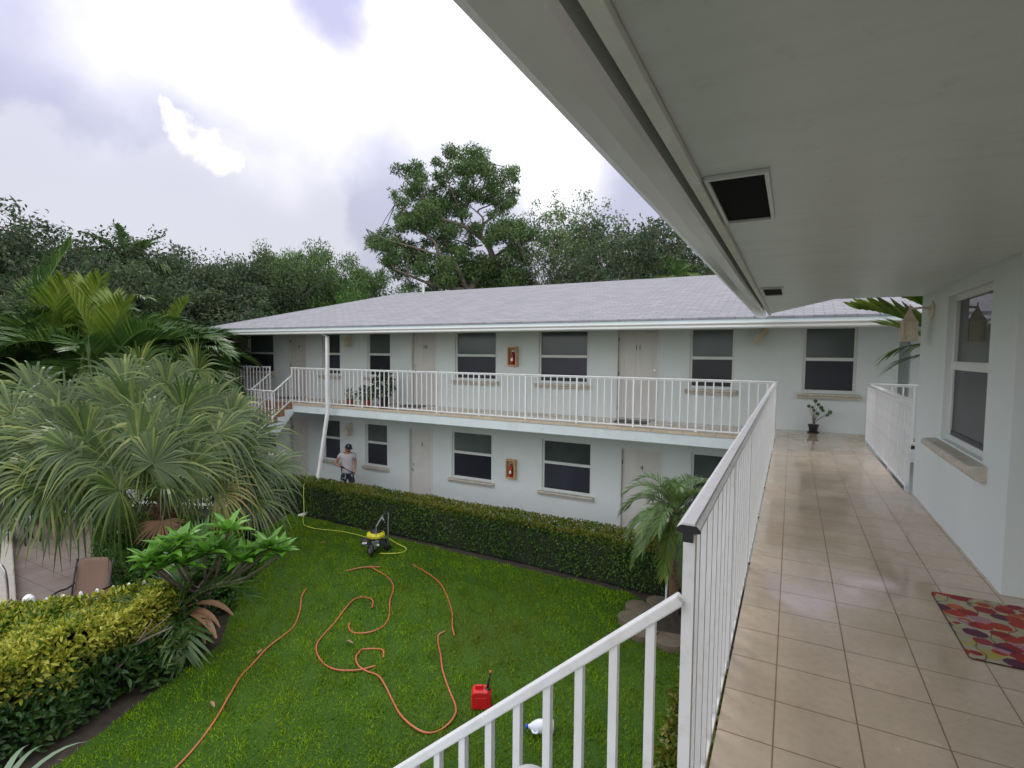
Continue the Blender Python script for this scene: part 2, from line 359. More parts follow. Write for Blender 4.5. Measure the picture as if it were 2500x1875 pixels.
def grassground():
    t = MT('lawn_grass'); n = t.noise(.55, 5); n2_ = t.noise(30, 4)
    c = t.mix(t.rng(n, .35, .65), (.022, .065, .003), (.038, .09, .005)); c = t.mix(t.math('MULTIPLY', t.rng(n2_, .4, .7), .5), c, (.014, .04, .006))
    t.pbr(c, .8, 0, .2, t.bump(n2_, .6, .02)); return t.m
M_lawn = grassground()
def blades():
    t = MT('grass_blades'); g = t.n('ShaderNodeNewGeometry'); n = t.noise(.5, 4)
    c = t.mix(g.outputs['Random Per Island'], (.105, .215, .002), (.29, .44, .010)); c = t.mix(t.math('MULTIPLY', t.rng(t.noise(2.4, 5, rough=.65), .46, .62), .55), c, (.035, .105, .004)); c = t.mix(t.math('MULTIPLY', t.rng(t.noise(1.3, 6, rough=.7), .52, .66), .45), c, (.22, .28, .014)); c = t.mix(t.rng(n, .5, .68, 0, .55), c, (.11, .15, .010))
    # worn yellowish patch in the lawn
    v = t.n('ShaderNodeVectorMath', operation='DISTANCE'); t.l(t.co(), v.inputs[0]); v.inputs[1].default_value = (-3.95, 7.0, GND)
    c = t.mix(t.math('MULTIPLY', t.rng(t.math('ADD', v.outputs['Value'], t.math('MULTIPLY', t.noise(3, 3), .8)), .5, 1.5, 1., 0.), .55), c, (.17, .145, .028))
    p = t.pbr(c, .6, 0, .15); tr = t.n('ShaderNodeBsdfTranslucent'); t.l(c, tr.inputs[0]); m = t.n('ShaderNodeMixShader'); m.inputs[0].default_value = .3
    t.l(p.outputs[0], m.inputs[1]); t.l(tr.outputs[0], m.inputs[2]); t.l(m.outputs[0], t.out.inputs[0]); return t.m
M_blade = blades()
L_dark = leafmat('leaf_dark_evergreen', [(0, (.024, .044, .026)), (.5, (.056, .090, .044)), (1, (.115, .155, .068))], .6, .3, .2)
L_mid = leafmat('leaf_mid_green', [(0, (.040, .085, .030)), (.5, (.09, .165, .048)), (1, (.18, .26, .075))], .45, .3)
L_brt = leafmat('leaf_bright_green', [(0, (0.023, 0.072, 0.009)), (.5, (0.051, 0.127, 0.015)), (1, (0.092, 0.182, 0.030))], .4, .3)
L_ora = leafmat('leaf_orange', [(0, (.10, .07, .015)), (.5, (.25, .09, .02)), (1, (.08, .10, .02))], .5, .3)
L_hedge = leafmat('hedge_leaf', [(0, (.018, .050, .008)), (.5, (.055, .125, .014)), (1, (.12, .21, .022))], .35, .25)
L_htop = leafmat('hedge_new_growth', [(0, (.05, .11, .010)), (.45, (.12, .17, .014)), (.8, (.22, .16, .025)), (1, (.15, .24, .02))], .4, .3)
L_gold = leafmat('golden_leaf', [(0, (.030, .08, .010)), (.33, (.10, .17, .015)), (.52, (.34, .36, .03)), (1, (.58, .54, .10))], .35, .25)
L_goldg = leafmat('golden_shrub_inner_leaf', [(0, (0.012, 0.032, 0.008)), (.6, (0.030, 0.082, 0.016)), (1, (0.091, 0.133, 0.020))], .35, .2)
L_shrub = leafmat('shrub_leaf', [(0, (.022, .065, .012)), (.6, (.06, .15, .022)), (1, (.13, .25, .04))], .35, .2)
L_plum = leafmat('plumeria_leaf', [(0, (.075, .20, .02)), (.6, (.13, .32, .035)), (1, (.24, .45, .07))], .3, .3, .5)
L_fan = leafmat('fan_palm_leaf', [(0, (.022, .050, .012)), (.45, (.062, .110, .022)), (.8, (.15, .20, .045)), (1, (.38, .38, .12))], .34, .2, .45)
L_fanb = leafmat('fan_palm_dry_leaf', [(0, (0.140, 0.168, 0.049)), (.5, (0.308, 0.280, 0.084)), (1, (0.364, 0.182, 0.070))], .5, .2)
L_feath = leafmat('feather_palm_leaf', [(0, (.022, .065, .014)), (.55, (.055, .125, .024)), (1, (.14, .21, .045))], .35, .25, .5)
L_feaY = leafmat('yellow_palm_leaf', [(0, (.06, .12, .015)), (.5, (.12, .19, .02)), (1, (.25, .28, .04))], .35, .3, .5)
L_date = leafmat('date_palm_leaf', [(0, (.07, .14, .04)), (.6, (.14, .23, .07)), (1, (.26, .33, .12))], .4, .3, .4)
L_brown = leafmat('dried_frond', [(0, (.20, .12, .05)), (.5, (.34, .20, .12)), (1, (.22, .14, .03))], .6, .2)

# ================================================================== SETTING
g = MB(); g.add([(-300, -300, GND-.03), (300, -300, GND-.03), (300, 400, GND-.03), (-300, 400, GND-.03)], [(0, 1, 2, 3)])
struct(g.obj('ground', M_soil))
LAWN = [(-5.6, -1.5), (-6.55, 1.2), (-6.85, 2.5), (-7.25, 3.7), (-7.55, 4.8), (-8.6, 5.75), (-10.1, 7.1), (-11.6, 8.6), (-12.1, 9.85), (-6, 9.62), (-2.5, 9.55), (-1.95, 9.2), (-1.0, 8.9), (-.95, -1.5)]
g = MB(); n = len(LAWN); g.add([(x, y, GND) for x, y in LAWN], [tuple(range(n))]); struct(g.obj('lawn', M_lawn))
def inpoly(x, y, poly):
    c = np.zeros(len(x), bool); j = len(poly)-1
    for i in range(len(poly)):
        xi, yi = poly[i]; xj, yj = poly[j]
        c ^= ((yi > y) != (yj > y)) & (x < (xj-xi)*(y-yi)/(yj-yi+1e-12)+xi); j = i
    return c
nb = 230000
x = RNG.uniform(-12.1, -.9, nb); y = RNG.uniform(-.5, 9.9, nb); k = inpoly(x, y, LAWN)
# keep the blades where the garden view can reach, thinner far away
k &= RNG.random(nb) < np.clip(1.25-np.hypot(x, y)/26, .3, 1)
x, y = x[k], y[k]; P = np.stack([x, y, np.full(len(x), GND)], 1)
D = rdir(len(P), 1.3); D[:, 2] = np.abs(D[:, 2])+.35
Sd = np.stack([RNG.normal(size=len(P)), RNG.normal(size=len(P)), np.zeros(len(P))], 1)
L = (RNG.uniform(.024, .052, len(P))*(1+.45*np.sin(x*5.3+y*2.1)*np.sin(y*6.1-x*1.7)+.3*np.sin(x*13+y*11)))[:, None]; Sd = unit(Sd)*.0065; D = unit(D)
V = np.stack([P-Sd, P+Sd, P+D*L], 1).reshape(-1, 3)
g = MB(); g.addq(V, np.arange(len(V)).reshape(-1, 3)); o = g.obj('grass', M_blade, recalc=False); o['kind'] = 'stuff'
o['label'] = 'short wet green grass growing over the lawn'; o['category'] = 'grass'
# patio by the pool
PAT = [(-19, 1.0), (-9.6, 1.0), (-9.45, 3.0), (-8.95, 4.4), (-9.3, 4.9), (-12.0, 5.3), (-12.9, 5.9), (-14.6, 7.0), (-16.6, 7.9), (-19, 8)]
g = MB(); g.add([(x, y, GND+.02) for x, y in PAT], [tuple(range(len(PAT)))]); struct(g.obj('patio', M_patio))
# ground floor walkway along wing B
g = MB(); g.bb(-19, 6, 10.75, 12.4, GND-.02, -2.885); struct(g.obj('ground_floor_walkway', M_concrete))
# upper walkway: tile sheet (L-shaped) on its slab
TX = -.216
g = MB()
poly = [(TX, -4), (6, -4), (6, 4.36), (1.24, 4.40), (1.24, 7.2), (1.17, 7.2), (1.17, 11.0), (6, 11.0), (6, 12.07), (-17.8, 12.07), (-17.8, 10.96), (-14.3, 10.96), (-14.3, 10.74), (-13.06, 10.74), (TX, 10.74)]
g.add([(a, b, 0.) for a, b in poly], [tuple(range(len(poly)))]); struct(g.obj('upper_walkway', M_tile))

# ================================================================== WING ACROSS THE LAWN (far wing)
WY = 12.073
UW = [(-16.85, -15.64), (-13.22, -12.54), (-11.31, -10.51), (-8.12, -6.91), (-5.59, -4.37), (-1.935, -1.12), (.244, 1.055)]
LW = [(-16.85, -15.60), (-13.22, -12.58), (-11.42, -10.645), (-8.23, -7.03), (-5.47, -4.25), (-1.84, -1.04), (.25, 1.05)]
UD = [(-14.83, -14.02, '9'), (-9.66, -8.84, '10'), (-3.60, -2.69, '11')]
LD = [(-14.80, -14.02, '1'), (-9.76, -8.98, '3'), (-3.46, -2.545, '4')]
far = empty('apartment_wing', (0, WY, GND)); tag(far, 'pale mint two storey apartment wing with grey shingled roof across the lawn', 'building')
def part(mb, name, m=None, parent=None, **k):
    """world-space geometry parented to a thing whose empty has a location"""
    o = mb.obj(name, m, None, **k); p = parent
    if p is not None:
        o.parent = p; q = p; M = Matrix()
        loc = Vector((0, 0, 0))
        while q is not None: loc += q.location; q = q.parent
        o.location = -loc
    return o
HO = .055
holes = [(a-.05, b+.05, .79, 2.085) for a, b in UW]+[(a-.03, b+.03, 0, 2.095) for a, b, _ in UD]
holes += [(a-.05, b+.05, -1.95, -.645) for a, b in LW]+[(a-.03, b+.03, -2.885, -.68) for a, b, _ in LD]
g = MB(); wall_holes(g, -17.73, 1.76, -2.95, 2.13, WY, holes, .12, M_wall)
g.add([(-17.73, WY, -2.95), (-17.73, WY, 2.13), (-17.73, 20, 2.13), (-17.73, 20, -2.95)], [(0, 1, 2, 3)], M_wall)
g.add([(1.76, WY, -2.95), (1.76, WY, 2.13), (1.76, WY+.22, 2.13), (1.76, WY+.22, -2.95)], [(0, 1, 2, 3)], M_wall)
g.add([(1.76, WY+.22, -2.95), (1.76, WY+.22, 2.13), (1.93, WY+.22, 2.13), (1.93, WY+.22, -2.95)], [(0, 1, 2, 3)], M_wall)
g.add([(1.93, WY+.22, -2.95), (1.93, WY+.22, 2.13), (1.93, WY-.05, 2.13), (1.93, WY-.05, -2.95)], [(0, 1, 2, 3)], M_wall)
g.add([(1.93, WY-.05, -2.95), (1.93, WY-.05, 2.13), (7, WY-.05, 2.13), (7, WY-.05, -2.95)], [(0, 1, 2, 3)], M_wall)
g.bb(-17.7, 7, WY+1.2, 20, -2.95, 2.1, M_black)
part(g, 'wall', parent=far, recalc=False)

def far_window(a, b, z0, z1, zm, sill=(.77, .66)):
    y = WY+.07
    g = MB(); f = .05
    g.bb(a-f, b+f, y-.03, y+.04, z1, z1+f, M_frame); g.bb(a-f, b+f, y-.03, y+.04, z0-f+.002, z0, M_frame)
    for u, v in ((a-f, a), (b, b+f)): g.bb(u, v, y-.028, y+.038, z0, z1, M_frame)
    g.bb(a, b, y-.04, y+.035, zm-.032, zm+.032, M_frame)
    g.bb(a, b, y-.015, y+.02, z0, z0+.03, M_black)
    w_ = part(g, 'window', parent=far)
    def sub(mb, nm, m=None, **k):
        o = mb.obj(nm, m, w_, **k); return o
    g = MB(); g.bb(a, b, y+.005, y+.015, zm+.032, z1, M_glU); sub(g, 'upper_pane')
    g = MB(); g.bb(a, b, y-.002, y+.008, z0+.03, zm-.032, M_glL)
    sub(g, 'lower_pane')
    if sill:
        zt, zb = sill; g = MB()
        g.prism([(WY+.10, zt), (WY-.115, zt-.012), (WY-.12, zt-.045), (WY-.085, zt-.065), (WY-.07, zb), (WY+.0, zb), (WY+.1, zb)], a-.13, b+.13, 'x', M_sill); sub(g, 'sill', bevel=.006)
    return w_
GU = [glassm('window_glass_blind', tuple(q*k for q in (.075, .095, .092)), r) for k, r in ((.75, .10), (1., .16), (1.3, .22))]
GL = [glassm('window_glass_screen', tuple(q*k for q in (.024, .025, .036)), r) for k, r in ((.8, .30), (1.1, .38), (1.6, .33))]
for i, (a, b) in enumerate(UW): M_glU, M_glL = GU[(i*2+1) % 3], GL[(i+1) % 3]; far_window(a, b, .83, 2.045, 1.44)
for i, (a, b) in enumerate(LW): M_glU, M_glL = GU[(i+2) % 3], GL[(i*2) % 3]; far_window(a, b, -1.90, -.69, -1.235, (-1.955, -2.065))

def text_mesh(s, size, loc, rot, m, name, parent=None, depth=.003, align='CENTER'):
    cu = bpy.data.curves.new(name, 'FONT'); cu.body = s; cu.size = size; cu.extrude = depth; cu.align_x = align; cu.align_y = 'CENTER'
    t = bpy.data.objects.new(name, cu); COL.objects.link(t); dg = bpy.context.evaluated_depsgraph_get()
    me = bpy.data.meshes.new_from_object(t.evaluated_get(dg)); bpy.data.objects.remove(t); me.materials.clear(); me.materials.append(m)
    o = bpy.data.objects.new(name, me); COL.objects.link(o); o.location = loc; o.rotation_euler = rot
    if parent: o.parent = parent
    return o
def far_door(a, b, z0, z1, num, hinge='l', frm=True):
    y = WY+.085; d = MB(); W = b-a; H = z1-z0
    d.bb(a, b, y, y+.03, z0+.012, z1, M_door)
    pw = W*.30
    for cx in (a+W*.29, b-W*.29):
        for za, zb in ((.86, .955), (.50, .82), (.09, .42)):
            x0, x1, q0, q1 = cx-pw/2, cx+pw/2, z0+H*za, z0+H*zb; t = .012
            d.bb(x0, x1, y-.006, y, q1-t, q1, M_door); d.bb(x0, x1, y-.006, y, q0, q0+t, M_door)
            d.bb(x0, x0+t, y-.006, y, q0+t, q1-t, M_door); d.bb(x1-t, x1, y-.006, y, q0+t, q1-t, M_door)
    o = part(d, 'door', parent=far)
    g = MB(); f = .045
    g.bb(a-f, a-.004, WY-.012, WY+.1, z0, z1+.004, M_frame); g.bb(b+.004, b+f, WY-.012, WY+.1, z0, z1+.004, M_frame); g.bb(a-f, b+f, WY-.014, WY+.1, z1+.004, z1+f, M_frame)
    g.obj('door_frame', None, o)
    g = MB(); kx = b-.07 if hinge == 'l' else a+.07
    g.lathe([(.012, 0), (.012, .03), (.028, .035), (.030, .055), (.018, .07), (0.001, .072)], (kx, y, z0+.98), 14, M_metal, Matrix.Rotation(math.radians(90), 4, 'X'))
    g.lathe([(.03, 0), (.03, .012), (.001, .014)], (kx, y, z0+1.13), 14, M_metal, Matrix.Rotation(math.radians(90), 4, 'X'))
    g.obj('door_knob', None, o)
    if hinge == 'l': 
        g = MB()
        for hz in (.25, 1.05, 1.85): g.bb(a-.012, a+.01, y-.02, y, z0+hz-.045, z0+hz+.045, M_darkmet)
        g.obj('hinge', None, o)
    t = text_mesh(num, .16, ((a+b)/2, y-.004, z0+H*.795+.02), (math.pi/2, 0, 0), M_num, 'door_number', o)
    return o
far_door(*UD[0][:2], 0, 2.06, '9', 'l'); far_door(*UD[1][:2], 0, 2.06, '10', 'r'); far_door(*UD[2][:2], 0, 2.06, '11', 'l')
far_door(*LD[0][:2], -2.885, -.71, '1', 'l'); far_door(*LD[1][:2], -2.885, -.73, '3', 'r'); far_door(*LD[2][:2], -2.885, -.71, '4', 'l')
# balcony slab, its tile edge
g = MB(); g.bb(-13.06, TX, 10.735, WY-.002, -.285, -.066, M_slab); g.bb(-17.8, -13.06, 10.96, WY-.002, -.285, -.066, M_slab)
part(g, 'balcony_slab', parent=far, bevel=.012)
g = MB(); g.bb(-13.065, TX, 10.72, 10.76, -.064, -.003, M_tile); part(g, 'tile_edge', parent=far)
# landing and steps going down to the garden at the far end
g = MB(); X0, X1 = -14.3, -13.06
st = [(10.735, 10.46, -.2), (10.46, 10.215, -.39)]
poly = [(10.96, -.064), (10.735, -.064), (10.735, -.2), (10.46, -.2), (10.46, -.39), (10.215, -.39), (10.215, -.56), (9.0, -.56), (9.0, -.86), (10.22, -.90), (10.80, -.285), (10.96, -.285)]
g.prism(poly, X0, X1, 'x', M_slab)
zz = -.56
for i in range(11):
    xa = X0-.27*i; z1 = zz-.19*(i+1); g.bb(xa-.27, xa, 9.0, 10.2, z1-.2, z1, M_slab)
part(g, 'stair', parent=far)
g = MB(); g.bb(X0, X1-.002, 10.46, 10.75, -.2, -.19, M_step); g.bb(X0, X1-.002, 10.73, 10.742, -.19, -.01, M_step); g.bb(X0, X1-.002, 10.21, 10.47, -.388, -.378, M_step); g.bb(X0, X1-.002, 10.452, 10.466, -.378, -.205, M_step)
g.bb(X0, X1-.002, 9.0, 10.22, -.558, -.548, M_step); g.bb(X0, X1-.002, 10.205, 10.219, -.548, -.395, M_step)
part(g, 'stair_tiles', parent=far)
# roof
EY, RZ, EZ, RY = 10.38, 3.76, 2.205, 16.0
g = MB()
V = [(-17.1, EY, EZ), (7, EY, EZ), (7, RY, RZ), (-13.4, RY, RZ), (-19.7, 12.4, EZ), (-19.7, 20, EZ), (-18.5, 21.6, EZ), (7, 21.6, EZ)]
g.add(V, [(0, 1, 2, 3), (0, 3, 4), (4, 3, 5), (5, 3, 6), (3, 2, 7, 6)], M_roof)
V2 = [(a, b, c-.035) for a, b, c in V]; g.add(V2, [(0, 3, 2, 1), (0, 4, 3), (4, 5, 3), (5, 6, 3), (3, 6, 7, 2)], M_fasc)
for i, j in ((0, 1), (0, 4), (4, 5), (5, 6), (6, 7)): g.add([V[i], V[j], V2[j], V2[i]], [(0, 1, 2, 3)], M_roof)
part(g, 'roof', parent=far, recalc=False)
g = MB(); sof = [(-17.05, EY+.05), (7, EY+.05), (7, 21.5), (-19.6, 21.5), (-19.6, 12.4)]
g.add([(a, b, 2.125) for a, b in sof], [(0, 1, 2, 3, 4)], M_soff); part(g, 'soffit', parent=far, recalc=False)
g = MB(); g.bb(-17.1, 7, EY+.03, EY+.06, 2.03, 2.168, M_fasc); g.add([(-17.1, EY+.04, 2.03), (-19.7, 12.4, 2.03), (-19.7, 12.4, 2.17), (-17.1, EY+.04, 2.17)], [(0, 1, 2, 3)], M_fasc)
part(g, 'fascia', parent=far)
g = MB(); gp = [(EY+.028, 2.10), (EY+.028, 1.995), (EY-.03, 1.995), (EY-.055, 2.02), (EY-.055, 2.055), (EY-.085, 2.09), (EY-.085, 2.115), (EY-.075, 2.115), (EY-.07, 2.092), (EY+.02, 2.0), (EY+.018, 2.10)]
g.prism(gp, -17.12, 7, 'x', M_gut); part(g, 'gutter', parent=far)
g = MB(); g.tube([(-11.95, 15.6, 3.5), (-11.95, 15.6, 4.03)], .055, 12, M_metal); part(g, 'vent_pipe', parent=far)
# downspout: upright from the gutter, then kicked out past the slab into the hedge
g = MB()
def rect_tube(mb, pts, hx, hy, m):
    for i in range(len(pts)-1):
        a, b = pts[i], pts[i+1]; V = [(q[0]+sx_*hx, q[1]+sy_*hy, q[2]) for q in (a, b) for sx_, sy_ in ((-1, -1), (1, -1), (1, 1), (-1, 1))]
        mb.add(V, [(0, 1, 5, 4), (1, 2, 6, 5), (2, 3, 7, 6), (3, 0, 4, 7), (0, 3, 2, 1), (4, 5, 6, 7)], m)
dp = [(-11.40, 10.37, 2.0), (-11.36, 10.52, 1.93), (-11.385, 10.52, -.17), (-11.56, 10.28, -2.15), (-11.60, 10.20, -2.80), (-11.62, 9.95, -2.90)]
rect_tube(g, dp, .042, .035, M_white)
dn = part(g, 'downspout', parent=far, recalc=False)
g = MB(); g.bb(-11.70, -11.56, 9.72, 9.92, GND, GND+.05, M_white); o = g.obj('splash_block', bevel=.01); tag(o, 'small white splash block on the grass under the downspout', 'splash block')

# ---- wall lanterns
def make_lantern(k=1.0):
    """hung lantern with a pagoda shaped top, bracket against +x wall"""
    r = empty('wall_lantern')
    g = MB(); g.lathe([(.075, 0), (.075, .012), (.05, .03), (.02, .035)], (0, 0, 0), 18, M_plastic, Matrix.Rotation(math.radians(-90), 4, 'Y'))
    g.prism([(-.028, -.09), (.028, -.09), (.045, -.02), (.045, .03), (.0, .10), (-.045, .03), (-.045, -.02)], -.004, -.014, 'x', M_plastic)
    g.obj('wall_plate', None, r, bevel=.003)
    g = MB(); g.tube([(-.02, 0, .02), (-.10, 0, .03), (-.19, 0, .02)], .011, 8, M_plastic); g.tube([(-.19, 0, .035), (-.19, 0, -.03)], .008, 8, M_plastic); g.obj('arm', None, r, smooth=True)
    g = MB(); a = math.radians(45); q = 1.4142
    g.lathe([(.004, .07), (.010, .035), (.020, .0), (.040, -.035), (.062, -.075), (.098, -.115), (.094, -.122), (.060, -.11)], (-.19, 0, 0), 4, M_plastic, Matrix.Rotation(a, 4, 'Z')); g.obj('lantern_cap', None, r)
    g = MB(); h = .058
    for sx_ in (-1, 1):
        for sy_ in (-1, 1): g.bb(-.19+sx_*h-.008, -.19+sx_*h+.008, sy_*h-.008, sy_*h+.008, -.30, -.115, M_plastic)
    g.bb(-.19-h-.01, -.19+h+.01, -h-.01, h+.01, -.31, -.295, M_plastic); g.obj('lantern_frame', None, r)
    g = MB(); g.bb(-.19-h+.004, -.19+h-.004, -h+.004, h-.004, -.294, -.122, simple('frosted_panel', (.60, .54, .42), .5, .08, 20., dirt=((.30, .20, .08), 26., .6))); g.obj('lamp_panel', None, r)
    return r
L0 = make_lantern(); L0.location = (1.238, 6.70, 1.985); tag(L0, 'cream square lantern on a bracket beside the near window on the right', 'wall lantern', 'cream wall lanterns')
lams = [((-17.35, WY-.002, 2.02), 'cream lantern at the left end of the far upper wall, beyond the stairs'),
        ((-12.0, WY-.002, 1.98), 'cream lantern on the far upper wall between the downspout window and the narrow window'),
        ((-.52, WY-.002, 2.0), 'tilted cream lantern on the far upper wall above the corner of the railings'),
        ((-12.05, WY-.002, -.76), 'cream lantern on the far lower wall above the man')]
for i, (p, lb) in enumerate(lams):
    c = copy_tree(L0); c.location = p; c.rotation_euler = (0, .5 if i == 2 else 0, math.pi/2); c['label'] = lb
    if i == 2: c.rotation_euler = (.6, 0, math.pi/2)

# ---- fire extinguisher cabinets
M_red = simple('red_enamel', (.42, .012, .012), .3, .06, 6.); M_box = simple('tan_cabinet', (.58, .36, .19), .6, .08, 8., dirt=((.4, .2, .1), 14., .4))
def make_ext():
    r = empty('extinguisher_cabinet'); g = MB(); W, H, D = .135, .25, .13
    g.bb(-W, W, -.012, 0, -H, H, M_box); g.bb(-W, -W+.03, -D, -.012, -H, H, M_box); g.bb(W-.03, W, -D, -.012, -H, H, M_box); g.bb(-W+.03, W-.03, -D, -.012, H-.035, H, M_box); g.bb(-W+.03, W-.03, -D, -.012, -H, -H+.035, M_box)
    g.obj('cabinet', None, r, bevel=.006)
    g = MB(); g.lathe([(.045, -.2), (.052, -.19), (.052, .03), (.04, .06), (.018, .085), (.018, .1)], (0, -.07, 0), 16, M_red); b = g.obj('cylinder', None, r, smooth=True)
    g = MB(); g.bb(-.03, .03, -.124, -.121, -.12, -.04, M_white); g.obj('paper_label', None, b)
    g = MB(); g.bb(-.018, .018, -.09, -.05, .1, .13, M_black); g.bb(-.012, .05, -.08, -.066, .13, .145, M_metal); g.tube([(.015, -.08, .11), (.055, -.1, .06), (.058, -.1, -.08)], .009, 6, M_black); g.obj('valve', None, r)
    return r
e0 = make_ext(); e0.location = (-6.345, WY, 1.425); e0.rotation_euler = (0, 0, 0); tag(e0, 'tan fire extinguisher cabinet on the far upper wall between two windows', 'fire extinguisher', 'fire extinguisher cabinets')
e1 = copy_tree(e0); e1.location = (-6.37, WY, -1.50); e1['label'] = 'tan fire extinguisher cabinet on the far lower wall between two windows'

# ================================================================== RAILINGS
def railing(name, label, length, z=1.03, zb=.028, spacing=.1555, every=8, first_post=0, cap=(.066, .045), group='white balcony railings', last=True, full_cap=False):
    """straight railing along local +x"""
    r = empty(name); tag(r, label, 'railing', group)
    g = MB(); cw, ch = cap
    pr = [(-cw/2, z-.012), (-cw/2, z-.004), (-cw*.30, z+.004), (-cw*.26, z+.010), (cw*.26, z+.010), (cw*.30, z+.004), (cw/2, z-.004), (cw/2, z-.012), (cw*.2, z-.017), (cw*.2, z-.04), (-cw*.2, z-.04), (-cw*.2, z-.017)]
    g.prism(pr, -.02, length+.0, 'x', M_white); g.obj('top_rail', None, r)
    g = MB(); g.bb(0, length, -.012, .012, zb, zb+.024, M_white); g.obj('bottom_rail', None, r)
    g = MB(); g.bb(-.0105, .0105, -.0105, .0105, zb+.02, z-.03, M_white); bal = g.mesh('baluster', None)
    g = MB(); g.bb(-.017, .017, -.017, .017, -.075, z-.03, M_white); pos = g.mesh('post', None)
    n = int(round(length/spacing)); nbal = 0
    for i in range(n+1):
        x = min(i*spacing, length-.017)
        ispost = (i-first_post) % every == 0 or i == 0 or (i == n and last)
        o = bpy.data.objects.new('post' if ispost else 'baluster', pos if ispost else bal); COL.objects.link(o); o.parent = r; o.location = (max(x, .017) if i == 0 else x, 0, 0)
    return r
# along the near walkway (garden side): local x = world +y
ra = railing('railing', 'long white railing along the garden side of the near tiled walkway', 10.76-1.60, every=8, first_post=0, zb=-.058); ra.location = (-.25, 1.60, 0); ra.rotation_euler = (0, 0, math.pi/2)
g = MB(); g.prism([(-.035, 1.014), (-.035, 1.022), (-.022, 1.034), (.022, 1.034), (.035, 1.022), (.035, 1.014), (.015, 1.010), (.015, .984), (-.015, .984), (-.015, 1.010)], -.0245, -.0215, 'x', M_black); g.obj('dark_end_plate', None, ra)  # black plate on the cap end, its colour standing for the shaded hollow
for yy in (2.9, 4.14, 5.38, 6.62, 7.86):
    g = MB(); g.lathe([(.007, 0), (.007, .012), (.001, .014)], (yy-1.6, -.026, .003), 8, M_darkmet); g.obj('anchor_bolt', None, ra)
rb = railing('railing', 'long white balcony railing across the far wing, in front of doors ten and eleven', 13.15-.235, every=8, first_post=2); rb.location = (-13.13, 10.777, 0)
rc = railing('railing', 'short white railing beside the right hand walkway gap, running toward the far wall', 11.03-7.30, every=8); rc.location = (1.20, 7.30, 0); rc.rotation_euler = (0, 0, math.pi/2)
rd = railing('railing', 'white railing across the end of the right hand gap, behind the corner wall', 3.2, every=8, spacing=.155); rd.location = (1.23, 11.05, 0)
re_ = railing('railing', 'white railing beyond the far stairs, in front of the leftmost upper window', 3.6, every=8); re_.location = (-17.9, 10.95, 0)
rf = railing('railing', 'white railing behind the photographer, its rounded end peeking in at the bottom edge', 3.0, every=8); rf.location = (-.25, -2.488, 0); rf.rotation_euler = (0, 0, math.pi/2)
g = MB(); g.lathe([(.001, .035), (.02, .032), (.033, .02), (.036, 0), (.033, -.014), (.01, -.02)], (3.01, 0, 1.015), 18, M_white); g.lathe([(.001, .02), (.014, .018), (.02, .008), (.02, -.01)], (2.99, -.045, 1.012), 14, M_white); g.obj('end_cap', None, rf, smooth=True)

def stair_rail(label, P0, dx, dy, slope, n, sp, zdrop=1.0, low=True, sec=(.044, .05), bw=.0105, low_off=.72, n0=0, steps_x=0, group='white stair handrails'):
    """handrail starting at P0 going (dx,dy) horizontally per metre and down by slope per metre"""
    r = empty('stair_handrail', P0); tag(r, label, 'handrail', group)
    L = n*sp+steps_x; d = Vector((dx, dy, -slope)).normalized(); hlen = L; end = Vector((dx*L, dy*L, -slope*L))
    side = Vector((-dy, dx, 0)); upv = side.cross(d) if side.cross(d).z > 0 else -side.cross(d)
    def bar(a, b, hw, hh, m=M_white):
        V = [p+side*s1*hw+upv*s2*hh for p in (a, b) for s1, s2 in ((-1, -1), (1, -1), (1, 1), (-1, 1))]
        g = MB(); g.add([tuple(v) for v in V], [(0, 1, 5, 4), (1, 2, 6, 5), (2, 3, 7, 6), (3, 0, 4, 7), (0, 3, 2, 1), (4, 5, 6, 7)], m); return g
    bar(Vector((0, 0, 0)), end, sec[0]/2, sec[1]/2).obj('handrail', None, r, bevel=.006)
    if low: bar(Vector((0, 0, -low_off)), end-Vector((0, 0, low_off)), .012, .012).obj('lower_rail', None, r)
    g = MB(); g.bb(-bw, bw, -bw, bw, -low_off, -.012, M_white); me = g.mesh('baluster', None)
    for i in range(n):
        q = sp*(i+.55)+n0*sp; o = bpy.data.objects.new('baluster', me); COL.objects.link(o); o.parent = r; o.location = (dx*q, dy*q, -slope*q)
    return r
# stairs going down beside the camera
stair_rail('thick white sloping handrail of the near stairs at the bottom of the picture', (-.268, 1.60, .803), -1, 0, .893, 14, .1147, sec=(.040, .034), bw=.0135, low_off=.85, n0=.21)
stair_rail('second sloping handrail of the near stairs, mostly below the picture', (-.268, .50, .79), -1, 0, .893, 10, .1147, sec=(.040, .034), low_off=.80)
# far stairs
stair_rail('white sloping handrail on the near side of the far stairs', (-13.10, 10.76, .80), 0, -1, .70, 5, .135, sec=(.04, .035), low_off=.70)
stair_rail('white sloping handrail on the wall side of the far stairs', (-14.3, 10.90, .80), 0, -1, .70, 5, .135, sec=(.04, .035), low_off=.70)
rg = railing('railing', 'white landing railing of the far stairs beside the fan palm', 1.85, z=.93, spacing=.15, every=20); rg.location = (-14.92, 10.08, -.545)
# near stairs themselves (below the handrail)
g = MB()
for i in range(15): g.bb(TX-.27*(i+1), TX-.27*i, .55, 1.40, -.19*(i+1)-.2, -.19*(i+1), M_slab)
o = g.obj('garden_stair'); tag(o, 'pale concrete stair going down from the near walkway to the garden', 'stair')

